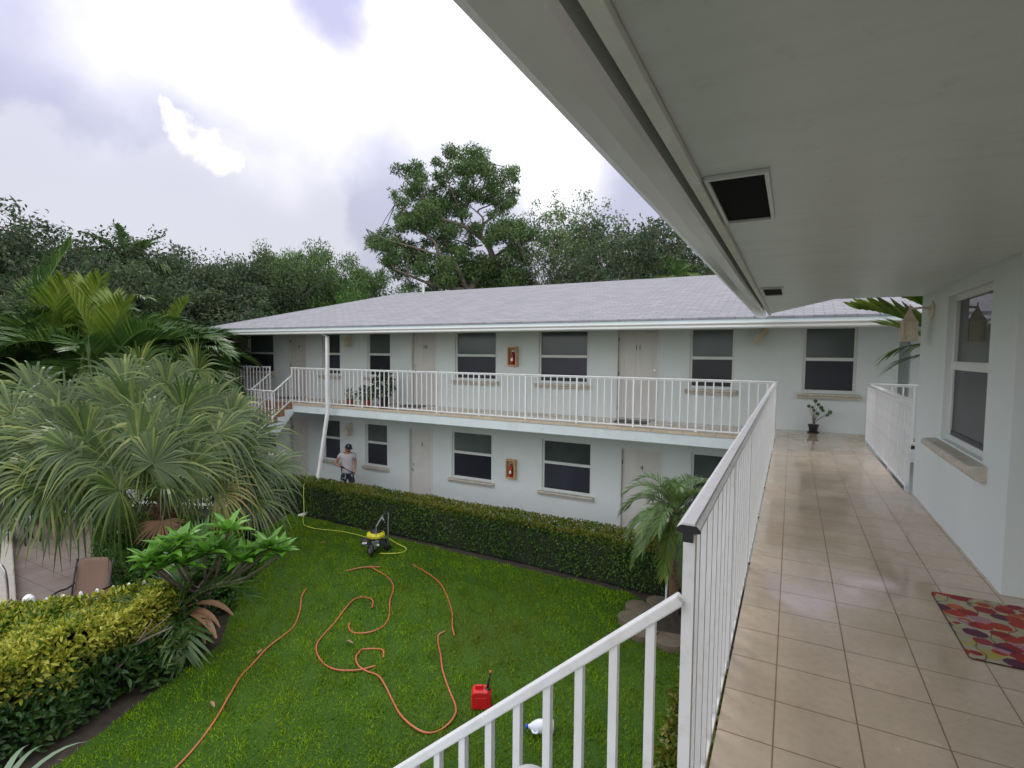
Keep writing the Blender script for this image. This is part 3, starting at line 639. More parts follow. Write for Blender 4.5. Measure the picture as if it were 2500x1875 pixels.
# ================================================================== NEAR WING (where the camera stands)
near = empty('near_wing', (1.24, 4.4, 0)); tag(near, 'near wing with mint wall, broad soffit overhead and window at the right', 'building')
CZ = 2.18
g = MB(); WXX = 1.24
wall_holes(g, 4.40, 7.23, -2.95, CZ, WXX, [(4.92, 6.13, .77, 2.07)], .11, M_wall, axis='y')
g.add([(WXX, 4.40, -.3), (WXX, 4.40, CZ), (6, 4.36, CZ), (6, 4.36, -.3)], [(0, 1, 2, 3)], M_wall)
g.add([(WXX, 7.23, -2.95), (WXX, 7.23, CZ), (6, 7.23, CZ), (6, 7.23, -2.95)], [(0, 1, 2, 3)], M_wall)
g.add([(6, -4, -.3), (6, -4, CZ), (6, 4.36, CZ), (6, 4.36, -.3)], [(0, 1, 2, 3)], M_wall)
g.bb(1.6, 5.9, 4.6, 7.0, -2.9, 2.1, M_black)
part(g, 'wall', parent=near, recalc=False)
# door bay opposite the mat (seen only from other positions)
g = MB(); xx = WXX+.075; f = .05
g.bb(xx-.03, xx+.03, 4.97-f, 6.08+f, 2.02, 2.07, M_frame); g.bb(xx-.03, xx+.03, 4.97-f, 6.08+f, .77, .82, M_frame)
for u, v in ((4.92, 4.98), (6.07, 6.13)): g.bb(xx-.028, xx+.028, u, v, .82, 2.02, M_frame)
g.bb(xx-.045, xx+.025, 4.98, 6.07, 1.408, 1.482, M_frame); g.bb(xx-.02, xx+.01, 4.98, 6.07, .82, .86, M_darkmet)
w_ = part(g, 'window', parent=near, bevel=.004)
g = MB(); M_glN = glassm('near_window_glass', (.035, .042, .036), .02); g.bb(xx+.0, xx+.012, 4.98, 6.07, 1.482, 2.02, M_glN); g.obj('upper_pane', None, w_)
g = MB(); g.bb(xx-.012, xx-.002, 4.98, 6.07, .86, 1.408, M_glL); g.obj('lower_pane', None, w_)
g = MB(); g.prism([(WXX+.11, .765), (WXX-.10, .745), (WXX-.12, .72), (WXX-.115, .69), (WXX-.07, .665), (WXX-.055, .64), (WXX, .635), (WXX+.11, .635)], 4.80, 6.30, 'y', M_sill); g.obj('sill', None, w_, bevel=.008)
# slab under the walkway
g = MB(); g.bb(TX+.001, 6, -4, 4.37, -.285, -.066, M_slab); g.bb(TX+.001, 1.24, 4.37, 7.2, -.285, -.066, M_slab); g.bb(TX+.001, 1.17, 7.2, 11.0, -.285, -.066, M_slab); g.bb(TX+.001, 7, 11.0, WY-.004, -.285, -.066, M_slab)
g.bb(TX-.004, TX+.004, -4, 10.74, -.066, -.003, M_tile)
part(g, 'walkway_slab', parent=near)
# soffit
g = MB(); sp_ = [(-.33, -4), (6, -4), (6, 7.22), (.42, 7.22), (-.33, 9.45)]
n = 40
g.add([(a, b, CZ) for a, b in sp_], [(0, 1, 2, 3, 4)], M_soff); g.add([(a, b, CZ+.12) for a, b in sp_], [(0, 4, 3, 2, 1)], M_soff)
for i in range(5):
    a, b = sp_[i], sp_[(i+1) % 5]; g.add([(*a, CZ), (*b, CZ), (*b, CZ+.12), (*a, CZ+.12)], [(0, 1, 2, 3)], M_soff)
part(g, 'soffit', parent=near, recalc=False)
g = MB(); g.bb(-.355, -.315, -4, 9.45, CZ-.028, CZ-.003, M_trim); part(g, 'edge_trim', parent=near, bevel=.003)
# gutter with a fascia gap between it and the trim
g = MB()
gp = [(-.395, 2.32), (-.395, 2.17), (-.41, 2.155), (-.47, 2.150), (-.530, 2.152), (-.560, 2.165), (-.590, 2.205), (-.612, 2.235), (-.618, 2.30), (-.61, 2.30), (-.60, 2.24), (-.55, 2.18), (-.41, 2.17), (-.403, 2.32)]
g.prism(gp, -4, 9.98, 'y', M_gut); part(g, 'gutter', parent=near)
g = MB(); g.bb(-.356, -.34, -4, 9.45, CZ, 2.34, M_fasc); g.bb(-.4, -.34, -4, 9.9, 2.33, 2.36, M_fasc); part(g, 'fascia', parent=near)
g = MB(); V = [(-.66, -4, 2.33), (-.66, 9.95, 2.33), (3.2, 7.3, 3.35), (3.2, -4, 3.35), (6, 7.3, 3.35), (6, -4, 3.35)]
g.add(V, [(0, 1, 2, 3), (3, 2, 4, 5)], M_roof); part(g, 'roof', parent=near, recalc=False)
def soffit_vent(y0, y1, x0, x1, lab):
    g = MB(); f = .008; z = CZ
    g.bb(x0-f, x1+f, y0-f, y0+f, z-.018, z-.001, M_soff); g.bb(x0-f, x1+f, y1-f, y1+f, z-.018, z-.001, M_soff)
    g.bb(x0-f, x0+f, y0+f, y1-f, z-.0175, z-.001, M_soff); g.bb(x1-f, x1+f, y0+f, y1-f, z-.0175, z-.001, M_soff)
    o = part(g, 'soffit_vent', parent=near, bevel=.002)
    g = MB(); g.bb(x0+f, x1-f, y0+f, y1-f, z-.006, z-.001, M_mesh); c = g.obj('vent_screen', None, o)
    return o
soffit_vent(2.07, 2.78, -.30, -.10, '')
soffit_vent(5.72, 6.40, -.285, -.105, '')
soffit_vent(-1.6, -.9, -.285, -.105, '')
# bright corner pieces: window security stop and hooks are too small to see

# ================================================================== SMALL THINGS ON THE WALKWAYS
def flower_mat():
    t = MT('floral_mat'); v = t.n('ShaderNodeTexVoronoi'); v.inputs['Scale'].default_value = 10.5; v.inputs['Randomness'].default_value = .85
    mp = t.n('ShaderNodeMapping'); t.l(t.co(), mp.inputs[0]); mp.inputs['Scale'].default_value = (1.0, 1.15, 1); t.l(mp.outputs[0], v.inputs['Vector'])
    r = t.n('ShaderNodeValToRGB'); r.color_ramp.interpolation = 'CONSTANT'; e = r.color_ramp.elements
    cs = [(0, (.30, .012, .015)), (.22, (.42, .04, .015)), (.42, (.17, .015, .05)), (.56, (.45, .24, .28)), (.68, (.48, .13, .03)), (.82, (.10, .02, .06)), (.92, (.30, .04, .06))]
    for i, (p, c) in enumerate(cs):
        el = e[i] if i < 2 else e.new(p); el.position = p; el.color = (*c, 1)
    sc = t.n('ShaderNodeSeparateColor'); t.l(v.outputs['Color'], sc.inputs[0]); t.l(sc.outputs[0], r.inputs[0])
    bgc = t.mix(t.rng(t.noise(6, 3, dist=1.5), .35, .65), (.46, .40, .30), (.30, .29, .20)); bgc = t.mix(t.rng(t.noise(9, 3, dist=2), .52, .66), bgc, (.42, .36, .06)); bgc = t.mix(t.rng(t.noise(4, 3), .6, .7), bgc, (.25, .29, .33))
    fl = t.math('LESS_THAN', v.outputs['Distance'], t.math('ADD', .47, t.math('MULTIPLY', t.noise(14, 3), .24))); c = t.mix(fl, bgc, r.outputs[0])
    ringm = t.math('MULTIPLY', t.math('GREATER_THAN', t.math('SINE', t.math('MULTIPLY', v.outputs['Distance'], 42)), .55), fl); c = t.mix(t.math('MULTIPLY', ringm, .45), c, (.10, .02, .03))
    w2 = t.n('ShaderNodeTexWave'); w2.wave_type = 'BANDS'; w2.inputs['Scale'].default_value = 3.2; w2.inputs['Distortion'].default_value = 16; w2.inputs['Detail'].default_value = 2; t.l(t.co(), w2.inputs[0])
    c = t.mix(t.math('MULTIPLY', t.math('MULTIPLY', t.math('GREATER_THAN', w2.outputs[1], .965), .7), t.math('SUBTRACT', 1., fl)), c, (.05, .06, .03))
    t.pbr(c, .55, 0, .3); return t.m
M_flo = flower_mat()
def rrect(x0, x1, y0, y1, r, k=5):
    P = []
    for cx, cy, a0 in ((x1-r, y0+r, -90), (x1-r, y1-r, 0), (x0+r, y1-r, 90), (x0+r, y0+r, 180)):
        for i in range(k+1): a = math.radians(a0+90*i/k); P.append((cx+r*math.cos(a), cy+r*math.sin(a)))
    return P
g = MB(); g.prism(rrect(-.31, .31, -.42, .42, .02), 0, .008, 'z', M_flo); g.prism(rrect(-.314, .314, -.424, .424, .022), -.0005, .004, 'z', M_black)
o = g.obj('door_mat'); o.location = (1.16, 3.80, .002); o.rotation_euler = (0, 0, math.radians(0)); tag(o, 'colourful floral door mat on the near walkway tiles', 'door mat')
for (x_, y_, lb) in ((-3.12, 11.62, 'dark door mat in front of door eleven'), (-9.35, 11.72, 'dark door mat in front of door ten'), (-14.45, 11.72, 'dark door mat in front of door nine')):
    g = MB(); g.prism(rrect(-.36, .36, -.22, .22, .02), .002, .014, 'z', M_darkmet); o = g.obj('door_mat'); o.location = (x_, y_, 0); tag(o, lb, 'door mat', 'dark door mats on the far balcony')

def pot(r, rad=.12, h=.2, m=M_terra, saucer=True, name='pot'):
    g = MB(); g.lathe([(rad*.72, 0), (rad*.95, h*.85), (rad*1.06, h*.85), (rad*1.06, h), (rad*.93, h), (rad*.88, h*.88), (.002, h*.86)], (0, 0, .012), 18, m)
    if saucer: g.lathe([(rad*1.0, 0), (rad*1.2, .02), (rad*1.15, .022), (rad*.9, .01)], (0, 0, 0), 18, m)
    return g.obj(name, None, r, smooth=False)
# small round-leafed plant in a black pot at the corner
pp = empty('potted_plant', (.416, 11.86, 0)); tag(pp, 'small plant with round leaves in a black pot on the tiles under the window', 'potted plant')
pot(pp, .092, .15, M_black)
g = MB(); lf = MB()
tips = [(-.03, .0, .50), (.02, .02, .62), (.07, -.02, .56), (-.09, .0, .52), (.15, .0, .45), (.23, .02, .36), (.27, -.02, .42), (.06, .0, .38), (.0, .03, .44), (.12, .0, .50)]
for t_ in tips:
    g.tube([(0, 0, .15), (t_[0]*.3, t_[1]*.3, .15+(t_[2]-.15)*.5), t_], [.006, .005, .003], 5, M_bark)
    a = random.random()*6; n_ = Vector((random.uniform(-.5, .5), -1, random.uniform(-.2, .8))).normalized(); u = n_.orthogonal().normalized(); v = n_.cross(u); r_ = random.uniform(.030, .045)
    lf.add([tuple(Vector(t_)+(u*math.cos(q)+v*math.sin(q))*r_) for q in [i*math.pi/5 for i in range(10)]], [tuple(range(10))])
g.obj('stem', None, pp); lf.obj('leaves', leafmat('round_leaf', [(0, (.03, .07, .02)), (1, (.09, .15, .05))]), pp, recalc=False)

def leafy_plant(name, label, loc, H, W, nleaf, LL, LW, m, potm, pr, ph, parts='leaves', group=None):
    r = empty(name, loc); tag(r, label, 'potted plant', group); pot(r, pr, ph, potm)
    g = MB()
    for i in range(7):
        a = RNG.uniform(0, 6.28); q = RNG.uniform(.1, .6)*W; g.tube([(0, 0, ph), (q*.5*math.cos(a), q*.5*math.sin(a), ph+(H-ph)*.5), (q*math.cos(a), q*math.sin(a), H*RNG.uniform(.7, .95))], [.009, .006, .003], 5, M_bark)
    g.obj('stem', None, r)
    u = rdir(nleaf); rr = RNG.random(nleaf)**.4; C = np.array([0, 0, (H+ph)/2]); P = C+u*np.array([W, W, (H-ph)/2])*rr[:, None]
    V, F = leaf_oval(P, u+rdir(nleaf)*.5-np.array([0, 0, .2]), rdir(nleaf, 1.), RNG.uniform(.7, 1.2, nleaf)*LL, RNG.uniform(.7, 1.2, nleaf)*LW); g = MB(); g.addq(V, F); g.obj('leaves', m, r, recalc=False); return r
leafy_plant('potted_plant', 'tall leafy potted plant on the far balcony, rightmost of the three beside the railing', (-10.15, 11.42, 0), 1.02, .28, 330, .13, .055, L_dark, M_black, .15, .22, group='potted plants on the far balcony')
leafy_plant('potted_plant', 'bushy yellow green potted plant, middle of the three on the far balcony', (-10.72, 11.35, 0), .52, .24, 300, .13, .03, L_brt, M_terra, .15, .14, group='potted plants on the far balcony')
leafy_plant('potted_plant', 'small sparse potted plant, leftmost of the three on the far balcony', (-11.35, 11.35, 0), .42, .16, 90, .10, .03, L_shrub, M_terra, .13, .12, group='potted plants on the far balcony')

# ================================================================== GARDEN OBJECTS
def smooth_path(P, k=6):
    P = [Vector(p) for p in P]; out = []
    for i in range(len(P)-1):
        a, b, c, d = P[max(i-1, 0)], P[i], P[i+1], P[min(i+2, len(P)-1)]
        for j in range(k):
            t = j/k; out.append(.5*((2*b)+(c-a)*t+(2*a-5*b+4*c-d)*t*t+(3*b-a-3*c+d)*t**3))
    return out+[P[-1]]
M_hose = simple('orange_rubber', (.42, .115, .045), .4, .12, 3.); M_yel = simple('yellow_hose', (.50, .55, .06), .4, .1, 4.)
def hose(P, label, r=.0125, m=M_hose, z=.020, wob=.012, group='orange garden hose runs on the lawn'):
    Q = smooth_path([(x, y, GND+z+wob*math.sin(i*1.7)) for i, (x, y) in enumerate(P)])
    g = MB(); g.tube(Q, r, 8, m); o = g.obj('garden_hose', smooth=True); tag(o, label, 'hose', group); return o
hose([(-7.92, 6.74), (-7.69, 6.44), (-7.33, 6.1), (-7.01, 5.71), (-6.9, 5.45), (-6.81, 5.08), (-6.66, 4.72), (-6.54, 4.45), (-6.28, 4.11), (-6.02, 3.76), (-5.83, 3.43), (-5.68, 3.11), (-5.5, 2.6)], 'orange hose run nearest the golden hedge, going down the left side of the lawn')
hose([(-7.86, 7.68), (-7.68, 7.96), (-7.38, 8.19)], 'short thin orange hose piece in the grass below the pressure washer')
hose([(-7.61, 8.14), (-7.43, 8.02), (-7.05, 7.93), (-6.7, 7.74), (-6.44, 7.47), (-6.2, 7.1), (-5.9, 6.74), (-5.74, 6.44), (-5.73, 6.22), (-5.84, 6.08), (-6.02, 6.03), (-6.17, 6.08), (-6.26, 6.19)], 'orange hose hook curling back in the middle of the lawn')
hose([(-6.32, 6.77), (-6.44, 6.93), (-6.63, 7.03), (-6.79, 6.99), (-6.8, 6.81), (-6.69, 6.52), (-6.52, 6.12), (-6.37, 5.74), (-6.25, 5.51), (-6.06, 5.33), (-5.79, 5.21), (-5.56, 5.17), (-5.35, 5.21), (-5.2, 5.34), (-5.09, 5.52)], 'big open orange hose loop left of the middle of the lawn')
hose([(-5.12, 5.71), (-5.24, 5.84), (-5.4, 5.83), (-5.55, 5.74), (-5.52, 5.63), (-5.45, 5.5), (-5.3, 5.4), (-5.11, 5.36), (-4.89, 5.34), (-4.68, 5.24), (-4.39, 5.06), (-4.12, 4.89), (-3.87, 4.79), (-3.67, 4.78), (-3.55, 4.87), (-3.49, 5.03), (-3.52, 5.22), (-3.64, 5.38), (-3.88, 5.59), (-4.16, 5.85), (-4.43, 6.17), (-4.66, 6.43), (-4.78, 6.61), (-4.74, 6.73)], 'long U shaped orange hose run beside the red fuel can')
hose([(-4.55, 6.71), (-4.72, 6.9), (-4.96, 7.25), (-5.27, 7.61), (-5.73, 8.04), (-6.13, 8.29), (-6.6, 8.51), (-6.9, 8.61)], 'orange hose run curving up toward the pressure washer on the right')
yz = [(-12.3, 10.6, -1.98), (-11.9, 10.25, -1.98), (-11.70, 9.95, -2.12), (-11.55, 9.80, -2.5), (-11.45, 9.72, -2.78), (-11.35, 9.6, GND+.03), (-11.05, 9.35, GND+.03), (-10.85, 9.22, GND+.035), (-10.52, 9.18, GND+.03), (-10.13, 9.25, GND+.03), (-9.72, 9.35, GND+.03), (-9.2, 9.35, GND+.035), (-8.7, 9.2, GND+.1), (-8.4, 9.0, GND+.22)]
g = MB(); g.tube(smooth_path(yz), .009, 8, M_yel); tag(g.obj('pressure_hose', smooth=True), 'thin yellow hose from the pressure washer over the hedge to the man', 'hose')
g = MB(); g.tube(smooth_path([(-8.0, 9.15, GND+.2), (-7.82, 9.28, GND+.06), (-7.6, 9.25, GND+.03), (-7.5, 9.1, GND+.03), (-7.55, 8.93, GND+.03), (-7.72, 8.8, GND+.03), (-7.9, 8.72, GND+.03)]), .011, 8, M_yel); tag(g.obj('short_hose', smooth=True), 'short yellow green hose curl lying right of the pressure washer', 'hose')

# pressure washer, local x = to the right as seen from the balcony
pw = empty('pressure_washer', (-8.02, 8.78, GND), math.radians(42)); tag(pw, 'yellow and black pressure washer on wheels standing on the lawn', 'pressure washer')
M_yeng = simple('yellow_shroud', (.56, .52, .03), .35, .06, 8.); M_fr = simple('grey_frame_tube', (.25, .25, .26), .4, .05, 8., metal=.3)
def wheel(cx, cy):
    g = MB(); Mx = Matrix.Rotation(math.radians(90), 4, 'Y'); Mx = Matrix.Rotation(math.radians(20), 4, 'Z')@Mx
    prof = [(.05, -.02), (.095, -.03), (.125, -.028), (.132, 0), (.125, .028), (.095, .03), (.05, .02)]
    g.lathe(prof, (cx, cy, .132), 22, M_black, Mx); t = g.obj('wheel', None, pw, smooth=True)
    g = MB(); g.lathe([(.03, -.034), (.06, -.03), (.062, .03), (.03, .034)], (cx, cy, .132), 16, M_fr, Mx); g.obj('rim', None, t)
wheel(-.14, -.20); wheel(.20, .10)
g = MB()
g.tube(smooth_path([(-.02, -.12, .13), (-.02, -.12, .58), (.0, -.12, .66), (.10, -.04, .80), (.12, -.02, .84)], 4), .014, 8, M_fr)
g.tube(smooth_path([(.24, .14, .13), (.24, .14, .62), (.25, .15, .80), (.22, .12, .88)], 4), .014, 8, M_fr)
g.tube([(.12, -.02, .84), (.22, .12, .88)], .017, 8, M_black); g.tube([(-.02, -.12, .30), (.24, .14, .30)], .012, 8, M_fr); g.tube([(-.02, -.12, .14), (-.26, .12, .14), (-.06, .34, .14), (.24, .14, .14)], .013, 8, M_fr)
g.tube([(.24, .14, .14), (.30, .20, .02)], .014, 8, M_black); g.tube([(-.06, .34, .14), (-.08, .36, .02)], .014, 8, M_black)
g.obj('frame', None, pw, smooth=True)
g = MB(); g.box((-.04, .06, .26), (.30, .26, .18), M_darkmet, .0); g.box((-.04, -.08, .24), (.16, .06, .12), M_metal, .15); g.tube([(-.1, -.05, .22), (.05, -.12, .2)], .035, 10, M_metal); g.box((.11, .0, .22), (.1, .16, .1), M_darkmet, .3); g.obj('engine', None, pw, bevel=.012)
g = MB(); g.lathe([(.21, .0), (.215, .05), (.19, .085), (.12, .10), (.115, .085)], (-.03, .05, .36), 8, M_yeng, Matrix.Rotation(.4, 4, 'Z')); g.obj('shroud', None, pw, bevel=.01)
g = MB(); g.lathe([(.115, 0), (.12, .05), (.08, .075), (.001, .08)], (-.03, .05, .435), 18, M_black); g.tube([(-.09, .05, .5), (-.03, .03, .53), (.04, .05, .5)], .01, 6, M_black); g.obj('recoil_starter', None, pw, smooth=True)
g = MB(); g.box((-.27, -.05, .30), (.13, .14, .14), M_black); b = g.obj('muffler', None, pw, bevel=.015)
g = MB(); g.box((-.27, -.124, .285), (.10, .006, .045), M_white); g.box((-.27, -.123, .345), (.11, .004, .015), M_metal); g.obj('warning_label', None, b)
g = MB(); g.box((.10, .02, .70), (.16, .10, .03), M_black, .8); g.tube([(.06, .0, .76), (.13, .04, .62), (.16, .06, .58)], .028, 8, M_black); g.tube([(.12, .0, .78), (.16, .06, .66)], .014, 8, M_white); g.tube([(.02, -.06, .62), (.0, -.04, .50), (.1, .04, .47), (.2, .1, .52)], .012, 6, M_black); g.obj('spray_gun_holder', None, pw, smooth=False)

# red fuel can
fc = empty('fuel_can', (-3.33, 5.52, GND), math.radians(28)); tag(fc, 'red plastic fuel can with a black spout on the grass', 'fuel can')
M_redp = simple('red_plastic', (.56, .012, .018), .33, .07, 6.)
g = MB(); W, D_, H = .125, .085, .235
prof = [(-W, 0), (W, 0), (W, H*.72), (W*.72, H), (-W*.82, H), (-W, H*.86)]
g.prism(prof, -D_, D_, 'y', M_redp); b = g.obj('body', None, fc, bevel=.025)
g = MB(); g.prism([(-.085, H-.004), (.03, H-.004), (.03, H+.012), (.012, H+.044), (-.07, H+.044), (-.085, H+.012)], -.016, .016, 'y', M_redp); g.obj('handle', None, fc, bevel=.008)
g = MB(); g.box((0, -D_-.002, .11), (.15, .006, .10), M_redp); g.obj('embossed_panel', None, b, bevel=.003)
g = MB(); g.lathe([(.036, 0), (.036, .03), (.02, .04)], (.075, 0, H-.03), 14, M_black); g.tube([(.075, 0, H), (.092, .0, H+.10), (.112, 0, H+.20)], [.017, .014, .011], 10, M_black); s_ = g.obj('spout', None, fc, smooth=True)
g = MB(); g.lathe([(.001, .02), (.018, .014), (.018, -.012), (.001, -.016)], (.114, 0, H+.212), 12, M_hose); g.obj('spout_cap', None, s_, smooth=True)

# bleach jug lying on its side, behind the balusters
jg = empty('plastic_jug', (-2.47, 5.44, GND+.085), math.radians(28)); tag(jg, 'white plastic jug with a blue cap lying on the grass behind the near stair balusters', 'jug')
M_jug = simple('milky_plastic', (.70, .72, .80), .35, .04, 5.); M_blue = simple('blue_cap', (.01, .07, .50), .35, .05, 5.); M_cyan = simple('cyan_label', (.10, .55, .62), .4, .1, 9.)
Mx = Matrix.Rotation(math.radians(-90), 4, 'Y')
g = MB(); g.lathe([(.001, -.155), (.07, -.155), (.078, -.145), (.078, .02), (.07, .05), (.045, .10), (.026, .125), (.022, .15)], (0, 0, 0), 24, M_jug, Mx); b = g.obj('body', None, jg, smooth=True)
g = MB(); g.lathe([(.026, .145), (.027, .175), (.001, .178)], (0, 0, 0), 16, M_blue, Mx); g.obj('cap', None, jg, smooth=True)
g = MB(); g.lathe([(.0786, -.135), (.0792, -.13), (.0792, -.03), (.0786, -.025)], (0, 0, 0), 24, M_cyan, Mx); lb = g.obj('label_band', None, b, smooth=True)
g = MB(); g.lathe([(.0796, -.115), (.0798, -.11), (.0798, -.095), (.0796, -.09)], (0, 0, 0), 24, M_blue, Mx); g.obj('label_stripe', None, lb, smooth=True)
g = MB(); g.tube(smooth_path([(-.03, -.072, -.005), (-.045, -.086, -.02), (-.085, -.075, -.02), (-.10, -.045, -.01)], 4), .012, 8, M_jug); g.obj('handle', None, jg, smooth=True)

# scalloped stone planting ring round the small palm
g = MB(); PC = (-1.62, 8.72)
for i in range(9):
    a = 2*math.pi*i/9; r1 = .64; c = (PC[0]+r1*math.cos(a), PC[1]+r1*math.sin(a))
    out = [(c[0]+.215*math.cos(a+q), c[1]+.215*math.sin(a+q)) for q in np.linspace(-1.5, 1.5, 9)]; q0 = [(PC[0]+.47*math.cos(a+s_), PC[1]+.47*math.sin(a+s_)) for s_ in (.345, -.345)]
    g.prism(out+q0, GND-.05, GND+.10+.006*(i % 2), 'z', simple('planter_stone', (.13, .105, .07), .85, .2, 9., bump=.5) if i == 0 else g.mats[0])
o = g.obj('planter_ring', bevel=.012); tag(o, 'round scalloped tan stone planter ring at the foot of the small palm', 'planter')
g = MB(); g.lathe([(.56, -.02), (.56, .06), (.001, .10)], (PC[0], PC[1], GND), 20, M_soil); struct(g.obj('planting_soil'))
g = MB(); g.tube([(-1.83, 9.35, GND), (-1.82, 9.34, GND+.55)], .018, 8, M_white); tag(g.obj('sprinkler_riser'), 'thin white sprinkler pipe standing beside the small palm trunk', 'sprinkler pipe')
# pale gas grill lid behind the palm
g = MB(); g.prism([(-.35, -2.885), (.35, -2.885), (.35, -2.25), (.28, -2.08), (-.05, -2.04), (-.35, -2.2)], 11.0, 11.4, 'y', M_darkmet); o = g.obj('covered_grill', bevel=.04); o.location = (-2.45, 0, 0); 
tag(o, 'dark covered grill with a silver top behind the small palm, by the far lower wall', 'grill')
g = MB(); g.prism([(-.30, -2.035), (.20, -2.06), (.22, -2.0), (-.02, -1.955), (-.30, -2.0)], 11.0, 11.4, 'y', M_metal); g.obj('lid', None, o)

# ---- pool side
M_pal = simple('cream_coping', (.52, .48, .42), .7, .08, 6., bump=.2); M_sling = simple('brown_sling', (.20, .125, .09), .75, .12, 60.)
g = MB(); cop = [(-11.65, 3.83), (-16.3, 5.33), (-19, 5.6), (-19, 3.0), (-10.8, 1.6)]
g.prism(cop, GND+.02, GND+.14, 'z', M_pal); pc = g.obj('pool_coping', bevel=.02); tag(pc, 'raised cream pool coping with small dark lettering at the left edge', 'pool coping')
for i, s_ in enumerate(('NO', 'DIVING', 'NO LIFE', 'GUARD')):
    t = text_mesh(s_, .17, (-13.45+.10*i, 4.05-.19*i, GND+.143), (0, 0, math.radians(-18)), M_num, 'coping_lettering', pc, depth=.001)
# steel grab rail
g = MB(); g.tube(smooth_path([(-13.6, 3.3, GND+.14), (-13.6, 3.3, GND+.75), (-13.3, 3.35, GND+.9), (-12.5, 3.5, GND+.92), (-11.85, 3.62, GND+.88), (-11.6, 3.68, GND+.72), (-11.56, 3.69, GND+.10)], 6), .022, 10, M_metal)
tag(g.obj('grab_rail', smooth=True), 'bent steel grab rail standing at the pool edge', 'pool rail')
# sling chair, seen from behind over the golden hedge
def chair(loc, rz, label, m, name='patio_chair', group='patio chairs'):
    r = empty(name, loc, rz); tag(r, label, 'chair', group)
    M_cf = M_darkmet
    g = MB(); n_ = 8; V = []
    for i in range(n_+1):
        t = i/n_; hw = .26*(1-.25*max(0, (t-.75)/.25)**2); y = .22+.16*t+.03*math.sin(t*3.1); z = .42+.62*t
        V += [(-hw, y, z), (-hw*.5, y+.025, z), (hw*.5, y+.025, z), (hw, y, z)]
    F = [(4*i+j, 4*i+j+1, 4*i+j+5, 4*i+j+4) for i in range(n_) for j in range(3)]; g.add(V, F, m); b = g.obj('backrest', None, r, smooth=True, recalc=False)
    q = b.modifiers.new('t', 'SOLIDIFY'); q.thickness = .012
    g = MB(); g.add([(-.26, -.26, .42), (.26, -.26, .42), (.26, 0, .395), (-.26, 0, .395), (.26, .23, .42), (-.26, .23, .42)], [(0, 1, 2, 3), (3, 2, 4, 5)], m); s_ = g.obj('seat', None, r, recalc=False); q = s_.modifiers.new('t', 'SOLIDIFY'); q.thickness = .012
    for sx_ in (-1, 1):
        g = MB(); g.tube(smooth_path([(sx_*.29, .34, .0), (sx_*.28, .24, .42), (sx_*.27, .40, 1.03)], 4), .014, 6, M_cf); g.obj('back_frame', None, r, smooth=True)
        g = MB(); g.tube(smooth_path([(sx_*.30, -.30, 0), (sx_*.31, -.27, .40), (sx_*.31, -.22, .60), (sx_*.32, -.02, .655), (sx_*.31, .20, .62), (sx_*.28, .33, .66)], 4), .016, 6, M_cf); g.obj('arm', None, r, smooth=True)
    return r
c1 = chair((-9.80, 3.98, GND+.02), math.radians(35), 'brown sling patio chair just behind the golden hedge', M_sling)
c2 = chair((-15.3, 5.6, GND+.02), math.radians(60), 'dark framed patio chair partly under the fan palm, by the white fence', M_sling)
tb = empty('patio_table', (-15.55, 5.2, GND+.02), .3); tag(tb, 'dark legged patio table at the left edge under the fan palm', 'table')
g = MB(); g.lathe([(.46, 0), (.47, .012), (.46, .024), (.001, .026)], (0, 0, .70), 26, M_darkmet); g.obj('tabletop', None, tb)
for a in range(4):
    g = MB(); q = a*math.pi/2+.5; g.tube([(.40*math.cos(q), .40*math.sin(q), 0), (.36*math.cos(q), .36*math.sin(q), .70)], .016, 6, M_darkmet); g.obj('leg', None, tb)
# white picket fence behind the golden hedge
def picket_fence(A, B, n, H, label, spac_post=(0, -1), acorn=True):
    A, B = Vector((*A, GND)), Vector((*B, GND)); d = B-A; r = empty('picket_fence', A, math.atan2(d.y, d.x)); tag(r, label, 'fence', 'white pool fences'); L = d.length
    g = MB()
    for z in (.12, H*.82): g.bb(0, L, -.015, .015, z-.03, z+.03, M_white)
    g.obj('rail', None, r)
    g = MB(); g.lathe([(.022, 0), (.022, H-.07), (.012, H-.06), (.026, H-.04), (.026, H-.01), (.018, H+.02), (.001, H+.035)] if acorn else [(.012, 0), (.012, H)], (0, 0, 0), 10, M_white); pk = g.mesh('picket', None, smooth=False)
    g = MB(); g.bb(-.05, .05, -.05, .05, 0, H-.02, M_white); g.lathe([(.07, 0), (.07, .03), (.055, .035), (.07, .055), (.062, .10), (.03, .135), (.001, .14)], (0, 0, H-.02), 16, M_white); ps = g.mesh('post', None)
    for i in range(n+1):
        k = 'post' if i in spac_post or i-n-1 in spac_post else 'picket'; o = bpy.data.objects.new(k, ps if k == 'post' else pk); COL.objects.link(o); o.parent = r; o.location = (L*i/n, 0, 0)
picket_fence((-9.62, 2.7), (-8.55, 4.50), 11, .93, 'white picket fence with acorn tips rising behind the golden hedge', (3,))
picket_fence((-17.6, 5.6), (-16.6, 8.0), 20, 1.10, 'white fence at the far side of the pool patio, behind the chairs', (0, 10, -1), acorn=False)
picket_fence((-16.5, 8.1), (-13.4, 9.4), 26, 1.10, 'white fence behind the big fan palm, leading to the far stairs', (0, 13, -1), acorn=False)
g = MB(); g.bb(-.09, .09, -.03, .03, 0, 1.16, M_white); g.bb(-.12, -.09, -.04, .04, 0, 1.12, M_white); g.lathe([(.02, 0), (.02, .04), (.001, .06)], (-.105, 0, 1.12), 8, M_white); o = g.obj('gate_post', bevel=.008); o.location = (-8.42, 4.62, GND); o.rotation_euler = (0, 0, .7)
tag(o, 'broad flat white gate post between the golden hedge and the plumeria', 'gate post')

